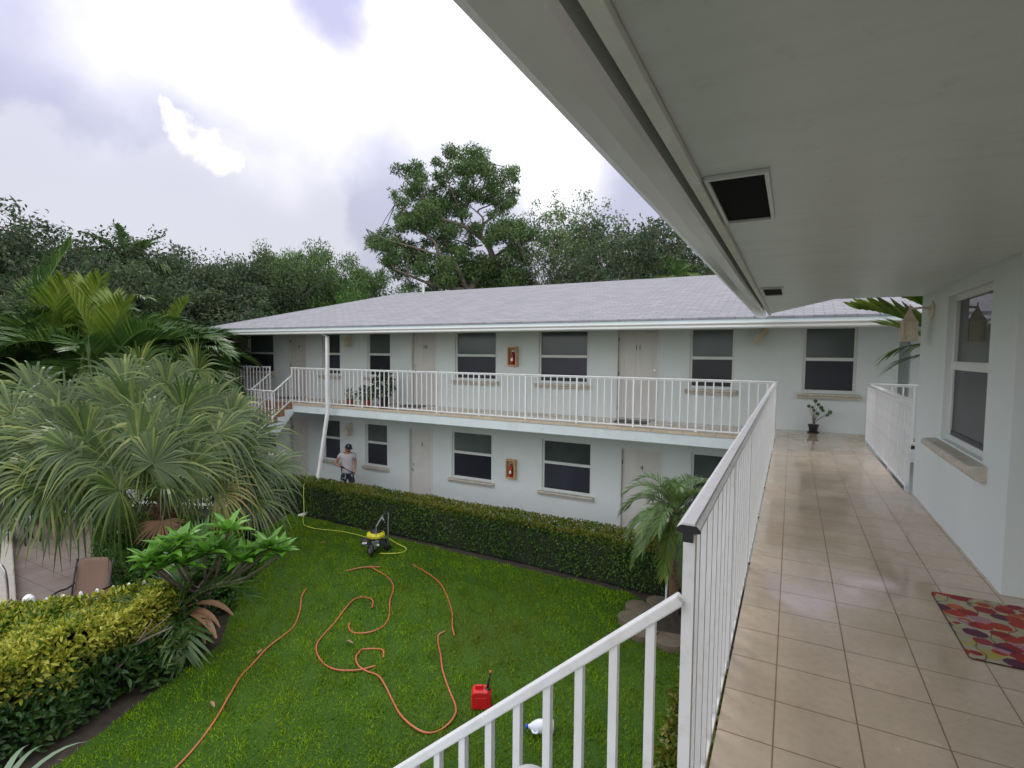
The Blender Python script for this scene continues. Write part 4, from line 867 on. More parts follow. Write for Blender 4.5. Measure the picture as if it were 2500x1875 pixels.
# ================================================================== PERSON
def skin(name, V, E, R, m, parent, sub=2):
    me = bpy.data.meshes.new(name); me.from_pydata([tuple(v) for v in V], E, []); o = bpy.data.objects.new(name, me); COL.objects.link(o)
    s_ = o.modifiers.new('s', 'SKIN'); s_.use_smooth_shade = True; ly = me.skin_vertices[0].data
    for i, r in enumerate(R): ly[i].radius = (r, r) if isinstance(r, (int, float)) else r; ly[i].use_root = (i == 0)
    q = o.modifiers.new('u', 'SUBSURF'); q.levels = sub; q.render_levels = sub
    dg = bpy.context.evaluated_depsgraph_get(); me2 = bpy.data.meshes.new_from_object(o.evaluated_get(dg)); bpy.data.objects.remove(o)
    me2.materials.clear(); me2.materials.append(m)
    for p in me2.polygons: p.use_smooth = True
    o = bpy.data.objects.new(name, me2); COL.objects.link(o); o.parent = parent; return o
M_skin = simple('skin', (.36, .17, .105), .5, .06, 10.); M_shirt = simple('pale_tshirt', (.50, .46, .50), .85, .06, 10., bump=.3, bscale=25)
ts = MT('camo_shorts'); nn = ts.noise(7, 2, dist=1.2); ts.pbr(ts.mix(ts.math('GREATER_THAN', nn, .60), (.022, .026, .045), (.40, .42, .47)), .8); M_short = ts.m
M_cap = simple('navy_cap', (.012, .014, .03), .75, .1, 20.)
pe = empty('person', (-11.45, 11.30, -2.885), math.radians(42)); tag(pe, 'man in a pale t-shirt, dark patterned shorts and cap pressure washing by the far wall', 'person')
# body: pelvis root, spine, neck, head, arms, legs  (faces local -y, picture right = +x)
HX = .045
V = [(0, 0, .90), (0, .01, 1.08), (0, .01, 1.26), (0, .005, 1.39), (.01, -.015, 1.455), (.03, -.05, 1.53), (.04, -.06, 1.60),
     (-.17, .01, 1.38), (-.285, .02, 1.23), (-.34, -.0, 1.12), (-.24, -.14, 1.09), (-.165, -.20, 1.075),
     (.17, .01, 1.38), (.225, .015, 1.20), (.225, -.02, 1.06), (.215, -.13, .92), (.205, -.185, .865),
     (-.10, 0, .84), (-.125, .0, .47), (-.13, .03, .09), (-.13, -.05, .035), (-.13, -.14, .03),
     (.10, 0, .84), (.13, -.03, .47), (.14, .01, .09), (.15, -.07, .035), (.16, -.16, .03)]
E_ = [(0, 1), (1, 2), (2, 3), (3, 4), (4, 5), (5, 6), (3, 7), (7, 8), (8, 9), (9, 10), (10, 11), (3, 12), (12, 13), (13, 14), (14, 15), (15, 16), (0, 17), (17, 18), (18, 19), (19, 20), (20, 21), (0, 22), (22, 23), (23, 24), (24, 25), (25, 26)]
R = [(.15, .11), (.14, .10), (.16, .105), (.12, .08), .052, (.078, .09), (.07, .085), .062, .048, .040, .034, .027, .062, .050, .042, .033, .026, .09, .058, .042, .045, .035, .09, .058, .042, .045, .035]
body = skin('body', V, E_, R, M_skin, pe)
# fingers: four curled plus thumb on each hand
def hand(px, py, pz, dx, sgn):
    for i in range(4):
        bx = px+dx[0]*.018*(i-1.5)*1.0; bz = pz+dx[1]*.018*(i-1.5); l = (.9, 1.0, .95, .8)[i]
        yield [(bx, py, bz), (bx+.008*sgn, py-.03*l, bz-.006), (bx+.018*sgn, py-.045*l, bz-.03*l), (bx+.01*sgn, py-.025*l, bz-.048*l)]
g = MB()
for P_ in list(hand(-.160, -.205, 1.075, (1, -.5), 1))+list(hand(.205, -.19, .86, (1, -.6), -1)): g.tube(P_, [.010, .009, .008, .006], 6, M_skin)
g.tube([(-.15, -.19, 1.09), (-.125, -.215, 1.095), (-.105, -.235, 1.085)], [.012, .010, .007], 6, M_skin); g.tube([(.195, -.175, .875), (.175, -.205, .885), (.168, -.23, .875)], [.012, .010, .007], 6, M_skin)
g.obj('fingers', None, pe, smooth=True)
# face features
g = MB(); g.tube([(.042, -.142, 1.575), (.046, -.170, 1.545), (.046, -.150, 1.53)], [.008, .014, .010], 8, M_skin); g.tube([(-.045, -.06, 1.59), (-.047, -.055, 1.545)], [.016, .011], 8, M_skin); g.tube([(.125, -.06, 1.59), (.127, -.055, 1.545)], [.016, .011], 8, M_skin)
g.tube([(.022, -.146, 1.505), (.046, -.153, 1.503), (.07, -.146, 1.505)], [.005, .007, .005], 6, simple('lips', (.25, .08, .06)))
g.tube([(.014, -.136, 1.58), (.024, -.140, 1.58)], .008, 6, M_black); g.tube([(.068, -.140, 1.58), (.078, -.136, 1.58)], .008, 6, M_black); g.obj('face', None, pe, smooth=True)
g = MB(); g.lathe([(.098, 0), (.098, .03), (.085, .075), (.05, .105), (.001, .115)], (.04, -.06, 1.595), 20, M_cap, Matrix.Rotation(math.radians(10), 4, 'X')@Matrix.Rotation(math.radians(6), 4, 'Y'))
hc = g.obj('cap', None, pe, smooth=True)
g = MB(); fa = math.radians(18)
pts = [(.04+.098*math.sin(a+fa), -.06-.098*math.cos(a+fa)) for a in np.linspace(-1.0, 1.0, 9)]; out = [(.04+.17*math.sin(a*.55+fa), -.06-.175*math.cos(a*.55+fa)) for a in np.linspace(1.0, -1.0, 9)]
P2 = pts+out; n_ = len(P2); zf = lambda p: 1.60-.35*max(0, math.hypot(p[0]-.04, p[1]+.06)-.098)
g.add([(p[0], p[1], zf(p)) for p in P2]+[(p[0], p[1], zf(p)+.008) for p in P2], [tuple(range(n_))[::-1], tuple(range(n_, 2*n_))]+[(i, (i+1) % n_, (i+1) % n_+n_, i+n_) for i in range(n_)], M_cap); g.obj('brim', None, hc)
t = text_mesh('Y', .06, (.05, -.163, 1.655), (math.radians(100), 0, math.radians(8)), M_white, 'cap_logo', hc, depth=.004)
Vs = [(0, 0, .77), (0, 0, .96), (0, .01, 1.10), (0, .01, 1.26), (0, .005, 1.385), (.005, -.005, 1.425), (-.175, .01, 1.375), (-.262, .018, 1.262), (.175, .01, 1.375), (.222, .015, 1.235)]
shirt = skin('tshirt', Vs, [(0, 1), (1, 2), (2, 3), (3, 4), (4, 5), (4, 6), (6, 7), (4, 8), (8, 9)], [(.185, .135), (.175, .13), (.17, .128), (.185, .13), (.14, .098), .066, .078, .075, .078, .076], M_shirt, pe)
sh = skin('shorts', [(0, 0, .93), (0, 0, .82), (-.105, 0, .70), (-.125, 0, .50), (-.128, 0, .42), (.105, 0, .70), (.13, -.02, .50), (.135, -.02, .42)], [(0, 1), (1, 2), (2, 3), (3, 4), (1, 5), (5, 6), (6, 7)], [(.165, .125), (.165, .125), .098, .094, .094, .098, .094, .094], M_short, pe)
for sx_ in (-1, 1):
    g = MB(); g.box((sx_*.135+(.012 if sx_ > 0 else 0), -.06, .045), (.10, .27, .085), M_white); g.obj('shoe', None, pe, bevel=.03)
# spray lance held in both hands
sw = empty('spray_lance', (-11.45, 11.30, -2.885), math.radians(42)); tag(sw, 'black spray lance held across the body by the man', 'spray lance')
g = MB(); g.tube([(-.15, -.235, 1.085), (.0, -.24, .99), (.215, -.245, .855)], .012, 8, M_black); g.tube([(.215, -.245, .855), (.30, -.25, .79), (.33, -.25, .765)], .006, 8, M_metal); g.obj('lance_tube', None, sw, smooth=True)
g = MB(); g.tube([(-.13, -.235, 1.075), (-.15, -.215, 1.0), (-.155, -.205, .965)], .017, 8, M_black); g.tube([(-.18, -.235, 1.10), (-.08, -.238, 1.04)], .022, 8, M_black); g.obj('trigger_grip', None, sw, smooth=True)
g = MB(); g.tube(smooth_path([(-.155, -.205, .965), (-.12, -.27, .88), (.02, -.28, .85), (.08, -.22, .70), (-.1, -.3, .3), (-.5, -.6, .02)], 5), .009, 6, M_darkmet); g.obj('lance_hose', None, sw, smooth=True)

# ================================================================== VEGETATION
def hedge_mass(name, label, cat, poly, z0, z1, dens, LL, LW, m_side, m_top, top_h=.10, rnd=.06, core=True, wob=.05, topbias=1.0, oval=False, parent=None, bare=0.):
    """clipped hedge: leaves on a lumpy shell round a polygon plan, added dark core inside to block light"""
    poly = np.array(poly, float); n = len(poly); cen = poly.mean(0); nx = np.roll(poly, -1, 0)
    per = np.linalg.norm(nx-poly, axis=1); H = z1-z0
    area = .5*abs(np.sum(poly[:, 0]*nx[:, 1]-nx[:, 0]*poly[:, 1]))
    ns = int(dens*per.sum()*H); nt_ = int(dens*area*topbias)
    e = RNG.choice(n, ns, p=per/per.sum()); t = RNG.random(ns)
    xy = poly[e]+(nx[e]-poly[e])*t[:, None]; en = nx[e]-poly[e]; nrm = np.stack([en[:, 1], -en[:, 0]], 1); nrm = unit(nrm)
    sgn = np.sign(np.sum(nrm*(xy-cen), 1)); nrm *= sgn[:, None]
    zz = z0+.02+H*RNG.random(ns)**.85
    lump = lambda x, y, z: wob*(np.sin(x*3.1+z*2.3)+np.sin(y*4.3-z*3.1+1)+np.sin((x+y)*7.7+z*5)*.6)
    dep = RNG.random(ns)**2*.14-lump(xy[:, 0], xy[:, 1], zz)
    P = np.stack([xy[:, 0]-nrm[:, 0]*dep, xy[:, 1]-nrm[:, 1]*dep, zz], 1); Nn = np.stack([nrm[:, 0], nrm[:, 1], np.full(ns, .35)], 1)
    bb0, bb1 = poly.min(0), poly.max(0); tx = RNG.uniform(bb0[0], bb1[0], nt_*3); ty = RNG.uniform(bb0[1], bb1[1], nt_*3); k = inpoly(tx, ty, poly.tolist()); tx, ty = tx[k][:nt_], ty[k][:nt_]
    T = np.stack([tx, ty, z1+lump(tx, ty, 0)-RNG.random(len(tx))**2*.10], 1); TN = np.tile([0, 0, 1.], (len(tx), 1))
    fn = leaf_oval if oval else leaf_quads
    def mk(P, Nn, m):
        D = Nn*.55+rdir(len(P))*.75+np.array([0, 0, .12]); NN = Nn+rdir(len(P))*.6
        V, F = fn(P, D, NN, RNG.uniform(.7, 1.25, len(P))*LL, RNG.uniform(.75, 1.2, len(P))*LW); g.addq(V, F, m)
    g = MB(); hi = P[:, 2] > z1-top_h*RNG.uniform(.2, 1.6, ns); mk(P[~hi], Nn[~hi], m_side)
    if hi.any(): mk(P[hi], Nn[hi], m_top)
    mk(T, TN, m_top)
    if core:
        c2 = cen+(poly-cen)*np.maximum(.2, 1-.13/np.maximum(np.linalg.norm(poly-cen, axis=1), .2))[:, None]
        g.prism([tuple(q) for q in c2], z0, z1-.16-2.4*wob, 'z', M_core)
    o = g.obj(name, None, None, recalc=False); tag(o, label, cat); return o
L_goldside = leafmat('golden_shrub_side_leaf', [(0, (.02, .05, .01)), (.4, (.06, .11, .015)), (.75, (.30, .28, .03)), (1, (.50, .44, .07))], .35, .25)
M_core = simple('dark_core', (.012, .020, .008), .95, .5, 14., bump=.5, bscale=30)  # dark solid body added inside the hedges so light does not pass through
# long clipped hedge in front of the far wing
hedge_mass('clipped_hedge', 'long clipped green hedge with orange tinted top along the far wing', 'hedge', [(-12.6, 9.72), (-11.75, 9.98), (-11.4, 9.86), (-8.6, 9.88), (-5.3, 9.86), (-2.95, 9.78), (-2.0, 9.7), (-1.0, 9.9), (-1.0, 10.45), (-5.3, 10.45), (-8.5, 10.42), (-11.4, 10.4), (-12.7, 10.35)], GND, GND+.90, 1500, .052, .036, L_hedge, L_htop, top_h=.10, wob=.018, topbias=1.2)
# green shrubs round the fan palm and plumeria
hedge_mass('green_shrub', 'dense green shrub mass behind the plumeria, beside the patio', 'shrub', [(-8.75, 4.95), (-8.35, 5.6), (-9.6, 6.75), (-10.7, 7.15), (-12.3, 6.25), (-12.9, 5.6), (-11.9, 5.15), (-10.3, 4.75), (-9.3, 4.75)], GND, GND+.86, 1000, .085, .05, L_shrub, L_brt, top_h=.2, wob=.07)
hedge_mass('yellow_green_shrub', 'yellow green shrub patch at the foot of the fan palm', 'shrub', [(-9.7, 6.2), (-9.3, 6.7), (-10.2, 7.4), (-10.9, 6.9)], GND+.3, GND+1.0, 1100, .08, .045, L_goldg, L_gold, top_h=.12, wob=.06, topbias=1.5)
# golden hedge, leggy and dark underneath
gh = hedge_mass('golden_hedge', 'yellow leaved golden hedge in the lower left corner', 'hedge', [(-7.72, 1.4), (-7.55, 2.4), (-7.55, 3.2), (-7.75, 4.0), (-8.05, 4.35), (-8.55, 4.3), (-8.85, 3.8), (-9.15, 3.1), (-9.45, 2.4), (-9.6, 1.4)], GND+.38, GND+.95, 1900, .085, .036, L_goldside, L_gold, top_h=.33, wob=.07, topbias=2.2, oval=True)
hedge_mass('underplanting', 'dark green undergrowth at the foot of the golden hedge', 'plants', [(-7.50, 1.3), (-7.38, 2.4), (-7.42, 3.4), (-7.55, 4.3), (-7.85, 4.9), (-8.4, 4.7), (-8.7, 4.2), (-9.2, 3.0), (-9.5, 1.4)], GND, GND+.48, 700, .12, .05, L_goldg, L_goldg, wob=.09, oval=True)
# narrow hedge below the near walkway
hedge_mass('walkway_hedge', 'red and green leaved hedge along the foot of the near walkway', 'hedge', [(-1.05, 2.5), (-1.02, 6.6), (-.45, 6.6), (-.45, 2.5)], GND, GND+.72, 900, .075, .045, L_hedge, L_htop, top_h=.12, wob=.05)

# ---- trees
def grow(p, d, L, r, depth, spread, up_, tips, mb, kids=3, seg=3, m=None, jit=.25, shrink=.72, minr=.012):
    P = [Vector(p)]; D = Vector(d).normalized()
    for i in range(seg):
        D = (D+Vector((random.gauss(0, jit), random.gauss(0, jit), random.gauss(0, jit)+up_*.3))*.5).normalized(); P.append(P[-1]+D*L/seg)
    r1 = max(r*.62, minr*.6); mb.tube(P, [r+(r1-r)*i/seg for i in range(seg+1)], 7 if r > .05 else 4, m, caps=False)
    if depth == 0: tips.append((P[-1], D)); return
    if depth <= 1: tips.append((P[len(P)//2+0], D))
    for k in range(kids):
        a = D.orthogonal().normalized(); a.rotate(Matrix.Rotation(2*math.pi*(k+random.random()*.6)/kids, 3, D)); nd_ = (D*math.cos(spread)+a*math.sin(spread)*random.uniform(.7, 1.2)+Vector((0, 0, up_))).normalized()
        st_ = P[-1] if k < 2 else P[-2]
        grow(st_, nd_, L*shrink*random.uniform(.8, 1.15), r1*.8, depth-1, spread, up_, tips, mb, kids, seg, m, jit, shrink, minr)
def leaf_cloud(tips, per, rad, LL, LW, g, m, flat=.7, thin=1.):
    T = np.array([tuple(t[0]) for t in tips]); n = len(T)*per; idx = np.repeat(np.arange(len(T)), per)
    u = rdir(n)*(RNG.random(n)**.5)[:, None]*rad*RNG.uniform(.55, 1.3, len(T))[idx][:, None]; u[:, 2] *= flat; P = T[idx]+u
    V, F = leaf_quads(P, rdir(n)+np.array([0, 0, -.15]), rdir(n, .9), RNG.uniform(.7, 1.3, n)*LL, RNG.uniform(.7, 1.2, n)*LW); g.addq(V, F, m)
TH = {}
def tree_proto(label, H, spread, depth, kids, per, rad, LL, LW, leafm, trunk_h=.3, up_=.12, r=.22, name='tree', shrink=.74, jit=.25):
    root = empty(name); g = MB(); tips = []
    P0 = Vector((0, 0, 0)); th = H*trunk_h; g.tube([(0, 0, -.2), (0.05, 0, th*.5), (0, .05, th)], [r*1.25, r, r*.9], 9, M_bark, caps=False)
    for k in range(4):
        a = k*math.pi/2+random.random(); grow((0, .05, th*random.uniform(.75, 1)), (math.cos(a)*spread, math.sin(a)*spread, 1), H*(1-trunk_h)*.34, r*.6, depth, .62, up_, tips, g, kids, 3, M_bark, jit, shrink)
    g.obj('trunk', None, root, smooth=True, recalc=False)
    c = MB(); leaf_cloud(tips, per, rad, LL, LW, c, leafm); c.obj('crown', None, root, recalc=False); root['proto_h'] = max(t[0].z for t in tips)+rad*.5; TH[name+str(id(root))] = 0
    root['label'] = label; root['category'] = 'tree'; root['group'] = 'trees behind the far wing'; return root
def at(az, dist, z=GND): q = math.hypot(az, 1); return (az/q*dist, dist/q, z)
def put(proto, used, az, dist, top_el, Hp, label, rz=0, wide=1.):
    o = proto if not used[0] else copy_tree(proto); used[0] = True; H = EYE+top_el*dist-GND; s = H/o.get('proto_h', Hp)
    o.location = at(az, dist); o.scale = (s*wide, s*wide, s); o.rotation_euler = (0, 0, rz); o['label'] = label; return o
pd = tree_proto('', 10, .75, 3, 3, 190, .72, .15, .075, L_dark, .22, .06, .24); u1 = [False]
pm = tree_proto('', 10, .65, 3, 3, 200, .66, .145, .072, L_mid, .2, .10, .22); u2 = [False]
pb_ = tree_proto('', 10, .8, 3, 3, 200, .68, .145, .072, L_brt, .15, .05, .2); u3 = [False]
pa = tree_proto('', 10, .95, 4, 3, 48, .55, .15, .07, L_dark, .25, .05, .22, jit=.4); u4 = [False]      # airy, branches show
# left group: tall airy dark trees
for i, (az, di, el, lb, wd) in enumerate([
    (-3.05, 27, .205, 'airy dark tree at the far left edge of the picture', 1.15), (-2.52, 30, .195, 'airy dark tree, second from the left edge above the palms', 1.1), (-2.22, 28, .205, 'airy dark tree just left of the coconut palm', 1.1),
    (-1.86, 31, .165, 'dark tree right behind the coconut palm', .95), (-1.52, 30, .165, 'dark tree with feathery top left of the dense tree row', .9)]):
    put(pa, u4, az, di, el*.90, 10, lb, i*1.3, wd)
for i, (az, di, el, lb, wd) in enumerate([
    (-2.7, 24, .11, 'low dark tree in the gap at the far left', 1.2), (-2.1, 25, .115, 'dense dark tree below the coconut palm', 1.2), (-1.72, 27, .125, 'dark rounded tree right of the coconut palm', 1.1), (-1.50, 30, .160, 'dark pointed tree standing above the left roof end', .85),
    (-1.36, 31, .15, 'dense dark tree behind the left part of the roof', .9), (-1.16, 33, .12, 'dark tree partly hidden between the rounded green trees', 1.), (-2.35, 21, .06, 'dark low tree behind the feather palms', 1.3), (-1.66, 27, .035, 'very dark low tree behind the roof corner', 1.4)]):
    put(pd, u1, az, di, el, 10, lb, i*.9+.4, wd)
for i, (az, di, el, lb, wd) in enumerate([
    (-1.31, 29, .178, 'rounded mid green tree, left one of the dense row', .62), (-1.19, 30, .190, 'rounded mid green tree, middle of the dense row', .62), (-1.06, 30, .194, 'rounded mid green tree at the right end of the dense row', .62)]):
    put(pm, u2, az, di, el, 10, lb, i*2.1+.2, wd)
for i, (az, di, el, lb, wd) in enumerate([
    (-.955, 26, .138, 'bright green low tree left of the tall open tree', .9), (-.80, 29, .125, 'bright green bushy tree at the foot of the tall open tree', .9), (-.50, 27, .13, 'bright green tree between the tall open tree and the thin twiggy tree', .85), (-.39, 24, .10, 'low bright green tree showing just above the middle of the roof', .8), (-.14, 26, .12, 'bright green bush right above the roof beside the small palm', .8)]):
    put(pb_, u3, az, di, el, 10, lb, i*1.7+.5, wd)
# dark oaks on the right
for i, (az, di, el, lb, wd) in enumerate([(-.31, 28, .262, 'broad dark oak right of the thin twiggy tree', 1.0), (-.205, 30, .252, 'broad dark oak beside the near gutter', 1.0), (-.08, 27, .19, 'dark oak mostly hidden by the near gutter', .9)]):
    put(pa, [True], az, di, el, 10, lb, i*2.3+.8, wd)
for i, (az, di, el, lb, wd) in enumerate([(-.33, 31, .17, 'dark tree low between the oak branches above the roof', .9), (-.20, 27, .15, 'dark rounded tree behind the right part of the roof', .9), (-.62, 33, .16, 'dark tree directly behind the tall open tree trunk', .9), (-.44, 32, .15, 'dark green tree behind the foot of the twiggy tree', .8)]):
    put(pd, [True], az, di, el, 10, lb, i*1.1, wd)
po = tree_proto('orange flowering tree peeking out beside the near gutter', 10, .6, 2, 3, 60, .9, .24, .12, L_ora, .2); put(po, [False], -.137, 25, .150, 10, po['label'], 0, .5)

# thin twiggy tree with upright fanning branches
tw = empty('twiggy_tree', at(-.415, 27)); tag(tw, 'thin twiggy tree with upright fanning branches and sparse leaves above the roof', 'tree')
g = MB(); tips = []; random.seed(21)
g.tube([(0, 0, 0), (.1, 0, 3), (0, 0, 5.0)], [.2, .16, .14], 8, M_bark, caps=False)
for k in range(8):
    a = k*.8+random.random()*.4; grow((0, 0, 4.5+random.random()*.8), (math.cos(a)*.42, math.sin(a)*.42, 1.0), 2.6, .07, 3, .40, .20, tips, g, 3, 3, M_bark, .16, .78, .01)
g.obj('trunk', None, tw, smooth=True, recalc=False); c = MB(); leaf_cloud(tips, 24, .42, .16, .075, c, L_mid); c.obj('crown', None, tw, recalc=False)
tz = max(t[0].z for t in tips); k_ = (EYE+.292*27-GND)/tz; tw.scale = (k_*1.0, k_*1.0, k_)

# the tall open tree: limbs follow the photograph, in a local frame (x right, z up) at its real distance
hero = empty('tall_open_tree', at(-.645, 28), 0); hero.rotation_euler = (0, 0, math.atan(.645)); tag(hero, 'tall open branching tree rising highest above the roof', 'tree')
random.seed(5)
def h(cx, cy, yy=0.): return Vector(((cx-1200)*.00530, yy, 7.75+(1580-cy)*.00500))
limbs = [([(1240, 1580, 0), (1320, 1400, .2), (1450, 1250, .3), (1400, 1110, .1), (1330, 1040, 0), (1180, 950, -.3), (1000, 900, -.5), (850, 900, -.6), (700, 1010, -.8)], .20, .05),
         ([(1450, 1250, .3), (1520, 1180, .6), (1640, 1080, 1.0), (1700, 950, 1.2)], .10, .03),
         ([(1400, 1110, .1), (1350, 1050, .3), (1350, 900, .5), (1440, 800, .7), (1490, 700, .9), (1470, 560, 1.1), (1640, 400, 1.3)], .10, .03),
         ([(1640, 400, 1.3), (1670, 370, 1.3), (1705, 335, 1.3)], .03, .015), ([(1350, 900, .4), (1350, 820, .2), (1240, 740, -.1)], .06, .03), ([(1310, 780, .2), (1320, 730, .4), (1440, 670, .5), (1560, 560, .9)], .05, .02),
         ([(1160, 950, -.3), (1150, 830, .1), (1200, 700, .3), (1250, 560, .4), (1260, 420, .5), (1210, 250, .4), (1050, 180, .2)], .09, .02), ([(1250, 560, .4), (1330, 400, .9), (1350, 250, 1.0)], .045, .02),
         ([(1160, 830, .1), (1050, 600, -.5), (980, 400, -.7)], .05, .02), ([(1180, 720, .2), (1350, 560, -.5), (1400, 330, -.7)], .04, .02),
         ([(1000, 900, -.5), (820, 750, -.7), (720, 610, -.9), (560, 450, -1.0)], .06, .02), ([(820, 750, -.7), (760, 560, -.2), (740, 420, 0)], .04, .015), ([(850, 900, -.6), (650, 820, -.2), (500, 720, .1)], .05, .02),
         ([(1200, 1580, 0), (1130, 1430, -.4), (1060, 1290, -.6), (940, 1260, -.7), (890, 1130, -.9), (760, 1040, -1.0), (600, 930, -1.1)], .15, .03),
         ([(1060, 1290, -.6), (1030, 1180, -.2), (960, 1060, .1)], .07, .02), ([(940, 1260, -.7), (700, 1200, -1.2), (480, 1150, -1.4), (280, 1050, -1.5)], .05, .02),
         ([(1180, 1580, 0), (900, 1560, -.5), (700, 1490, -.9), (520, 1420, -1.2)], .11, .04), ([(640, 1470, -1.0), (640, 1300, -1.1), (560, 1130, -1.2)], .06, .02),
         ([(1230, 1580, 0), (1300, 1480, .5), (1500, 1350, 1.2), (1700, 1250, 1.6)], .11, .03), ([(1350, 1110, .2), (1240, 1110, .5), (1120, 1050, .7), (930, 1010, .9)], .05, .02)]
g = MB(); g.tube([(.2, 0, -.2), (.25, 0, 4), (.12, 0, 7.8)], [.42, .34, .26], 10, M_bark, caps=False); tips = []
for pts, r0, r1 in limbs:
    Q = smooth_path([h(*q) for q in pts], 3); n_ = len(Q); g.tube(Q, [r0+(r1-r0)*(i/(n_-1)) for i in range(n_)], 8, M_bark, caps=False)
cl = [(1750, 980, 90), (1700, 1130, 100), (1580, 860, 60), (1680, 860, 60), (420, 1240, 90), (520, 1370, 100), (330, 1200, 60), (850, 1330, 110), (1000, 1280, 90), (920, 1060, 80), (1060, 900, 70), (1180, 560, 60), (1400, 640, 60), (1180, 840, 60), (1040, 170, 70), (1130, 200, 70), (1250, 220, 85), (1360, 200, 50), (1300, 300, 100), (1420, 300, 80), (1180, 310, 80), (920, 350, 50), (1000, 380, 80), (1090, 400, 80), (900, 400, 45), (1230, 420, 100), (1350, 430, 90), (1470, 450, 90), (1560, 450, 80), (1640, 400, 60), (1700, 340, 35), (1660, 500, 60), (1450, 560, 100), (1580, 580, 90), (1640, 640, 50), (1550, 700, 70), (1600, 720, 40),
      (1130, 540, 90), (1050, 560, 70), (1000, 620, 80), (1150, 650, 70), (1250, 620, 90), (1330, 640, 60), (560, 430, 60), (640, 450, 60), (740, 420, 60), (760, 470, 60), (650, 560, 80), (740, 560, 90), (860, 560, 70), (950, 540, 50), (700, 640, 80), (830, 650, 80), (930, 720, 90), (850, 760, 100), (1000, 760, 90), (740, 740, 70), (510, 690, 45), (530, 760, 65), (600, 780, 60), (640, 830, 80), (720, 860, 100), (830, 860, 110), (950, 850, 90), (600, 900, 80), (540, 950, 50), (640, 980, 80), (760, 960, 100), (880, 980, 90), (1000, 980, 80), (1080, 1010, 70), (1130, 740, 60),
      (270, 1020, 50), (340, 1040, 60), (430, 1020, 65), (300, 1110, 60), (400, 1130, 80), (500, 1060, 60), (500, 1180, 80), (620, 1110, 70), (640, 1200, 90), (740, 1180, 60), (560, 1290, 80), (680, 1300, 90), (800, 1290, 60), (450, 1330, 60), (780, 1100, 50),
      (1250, 900, 70), (1300, 960, 60), (1450, 940, 90), (1550, 930, 90), (1650, 960, 90), (1720, 920, 60), (1500, 1040, 90), (1620, 1060, 80), (1720, 1060, 60), (1240, 1060, 70), (1180, 1120, 60), (1440, 840, 50), (1420, 1120, 60), (1000, 1100, 70), (1080, 1150, 70), (960, 1180, 50), (1120, 1230, 80), (1200, 1300, 100), (1320, 1260, 110), (1400, 1340, 110), (1280, 1420, 110), (1000, 1370, 90), (880, 1400, 90), (760, 1420, 80), (1120, 1420, 100), (1500, 1280, 90), (1600, 1250, 90), (1560, 1380, 110), (1680, 1340, 110), (1420, 1480, 110), (900, 1500, 80), (1000, 1520, 90), (650, 1560, 70), (1650, 1480, 110), (1760, 1200, 80), (1780, 1400, 100)]
c = MB(); C_ = []; Rr = []
for cx, cy, rr in cl: C_.append(h(cx, cy, random.uniform(-1.3, 1.5)*(1 if cy > 250 else .4))); Rr.append(rr*.00545)
for C1, R1 in zip(C_, Rr):                                  # twigs from the nearest limb point
    pass
n_l = [int(470*(r/.45)**2)+70 for r in Rr]; idx = np.repeat(np.arange(len(C_)), n_l); n = len(idx)
sub = rdir(n)*(RNG.random(n)**.45)[:, None]; P = np.array([tuple(q) for q in C_])[idx]+sub*np.array(Rr)[idx][:, None]*np.array([1.3, 1.7, 1.0])
kk = np.sin(P[:, 0]*5.1+P[:, 2]*3)+np.sin(P[:, 2]*6.7-P[:, 1]*4)+np.sin(P[:, 1]*5+P[:, 0]*7.); P = P[kk > -1.7]; n = len(P)
V, F = leaf_quads(P, rdir(n)+np.array([0, 0, -.1]), rdir(n, .8), RNG.uniform(.7, 1.3, n)*.17, RNG.uniform(.7, 1.2, n)*.065); c.addq(V, F, L_mid)
limbpts = [h(*q) for pts, _, _ in limbs for q in pts]
for C1, R1 in zip(C_, Rr):
    b = min(limbpts, key=lambda q: (q-C1).length)
    if (b-C1).length > .05: g.tube([b, b.lerp(C1, .5)+Vector((0, 0, .08)), C1], [.028, .02, .010], 4, M_bark, caps=False)
    for _ in range(3): dd = Vector((random.gauss(0, 1), random.gauss(0, 1), random.gauss(.2, .8))).normalized()*R1*.9; g.tube([C1, C1+dd], [.010, .005], 3, M_bark, caps=False)
g.obj('trunk', None, hero, smooth=True, recalc=False); c.obj('crown', None, hero, recalc=False)

# far-off wood closing the gaps behind the trunks
n = 120000; az = RNG.uniform(-4.2, .7, n); q = np.sqrt(az**2+1); dist = RNG.uniform(36, 46, n); Hh = (5.8+1.2*np.sin(az*7)+.7*np.sin(az*19)+.5*np.sin(az*41))*RNG.random(n)**.8
P = np.stack([az/q*dist, dist/q, GND+Hh], 1); V, F = leaf_quads(P, rdir(n), rdir(n, .6), RNG.uniform(.3, .6, n), RNG.uniform(.2, .3, n)); g = MB(); g.addq(V, F, L_dark)
o = g.obj('far_wood', recalc=False); o['kind'] = 'stuff'; o['label'] = 'dark far-off wood closing the view behind the trees'; o['category'] = 'wood'

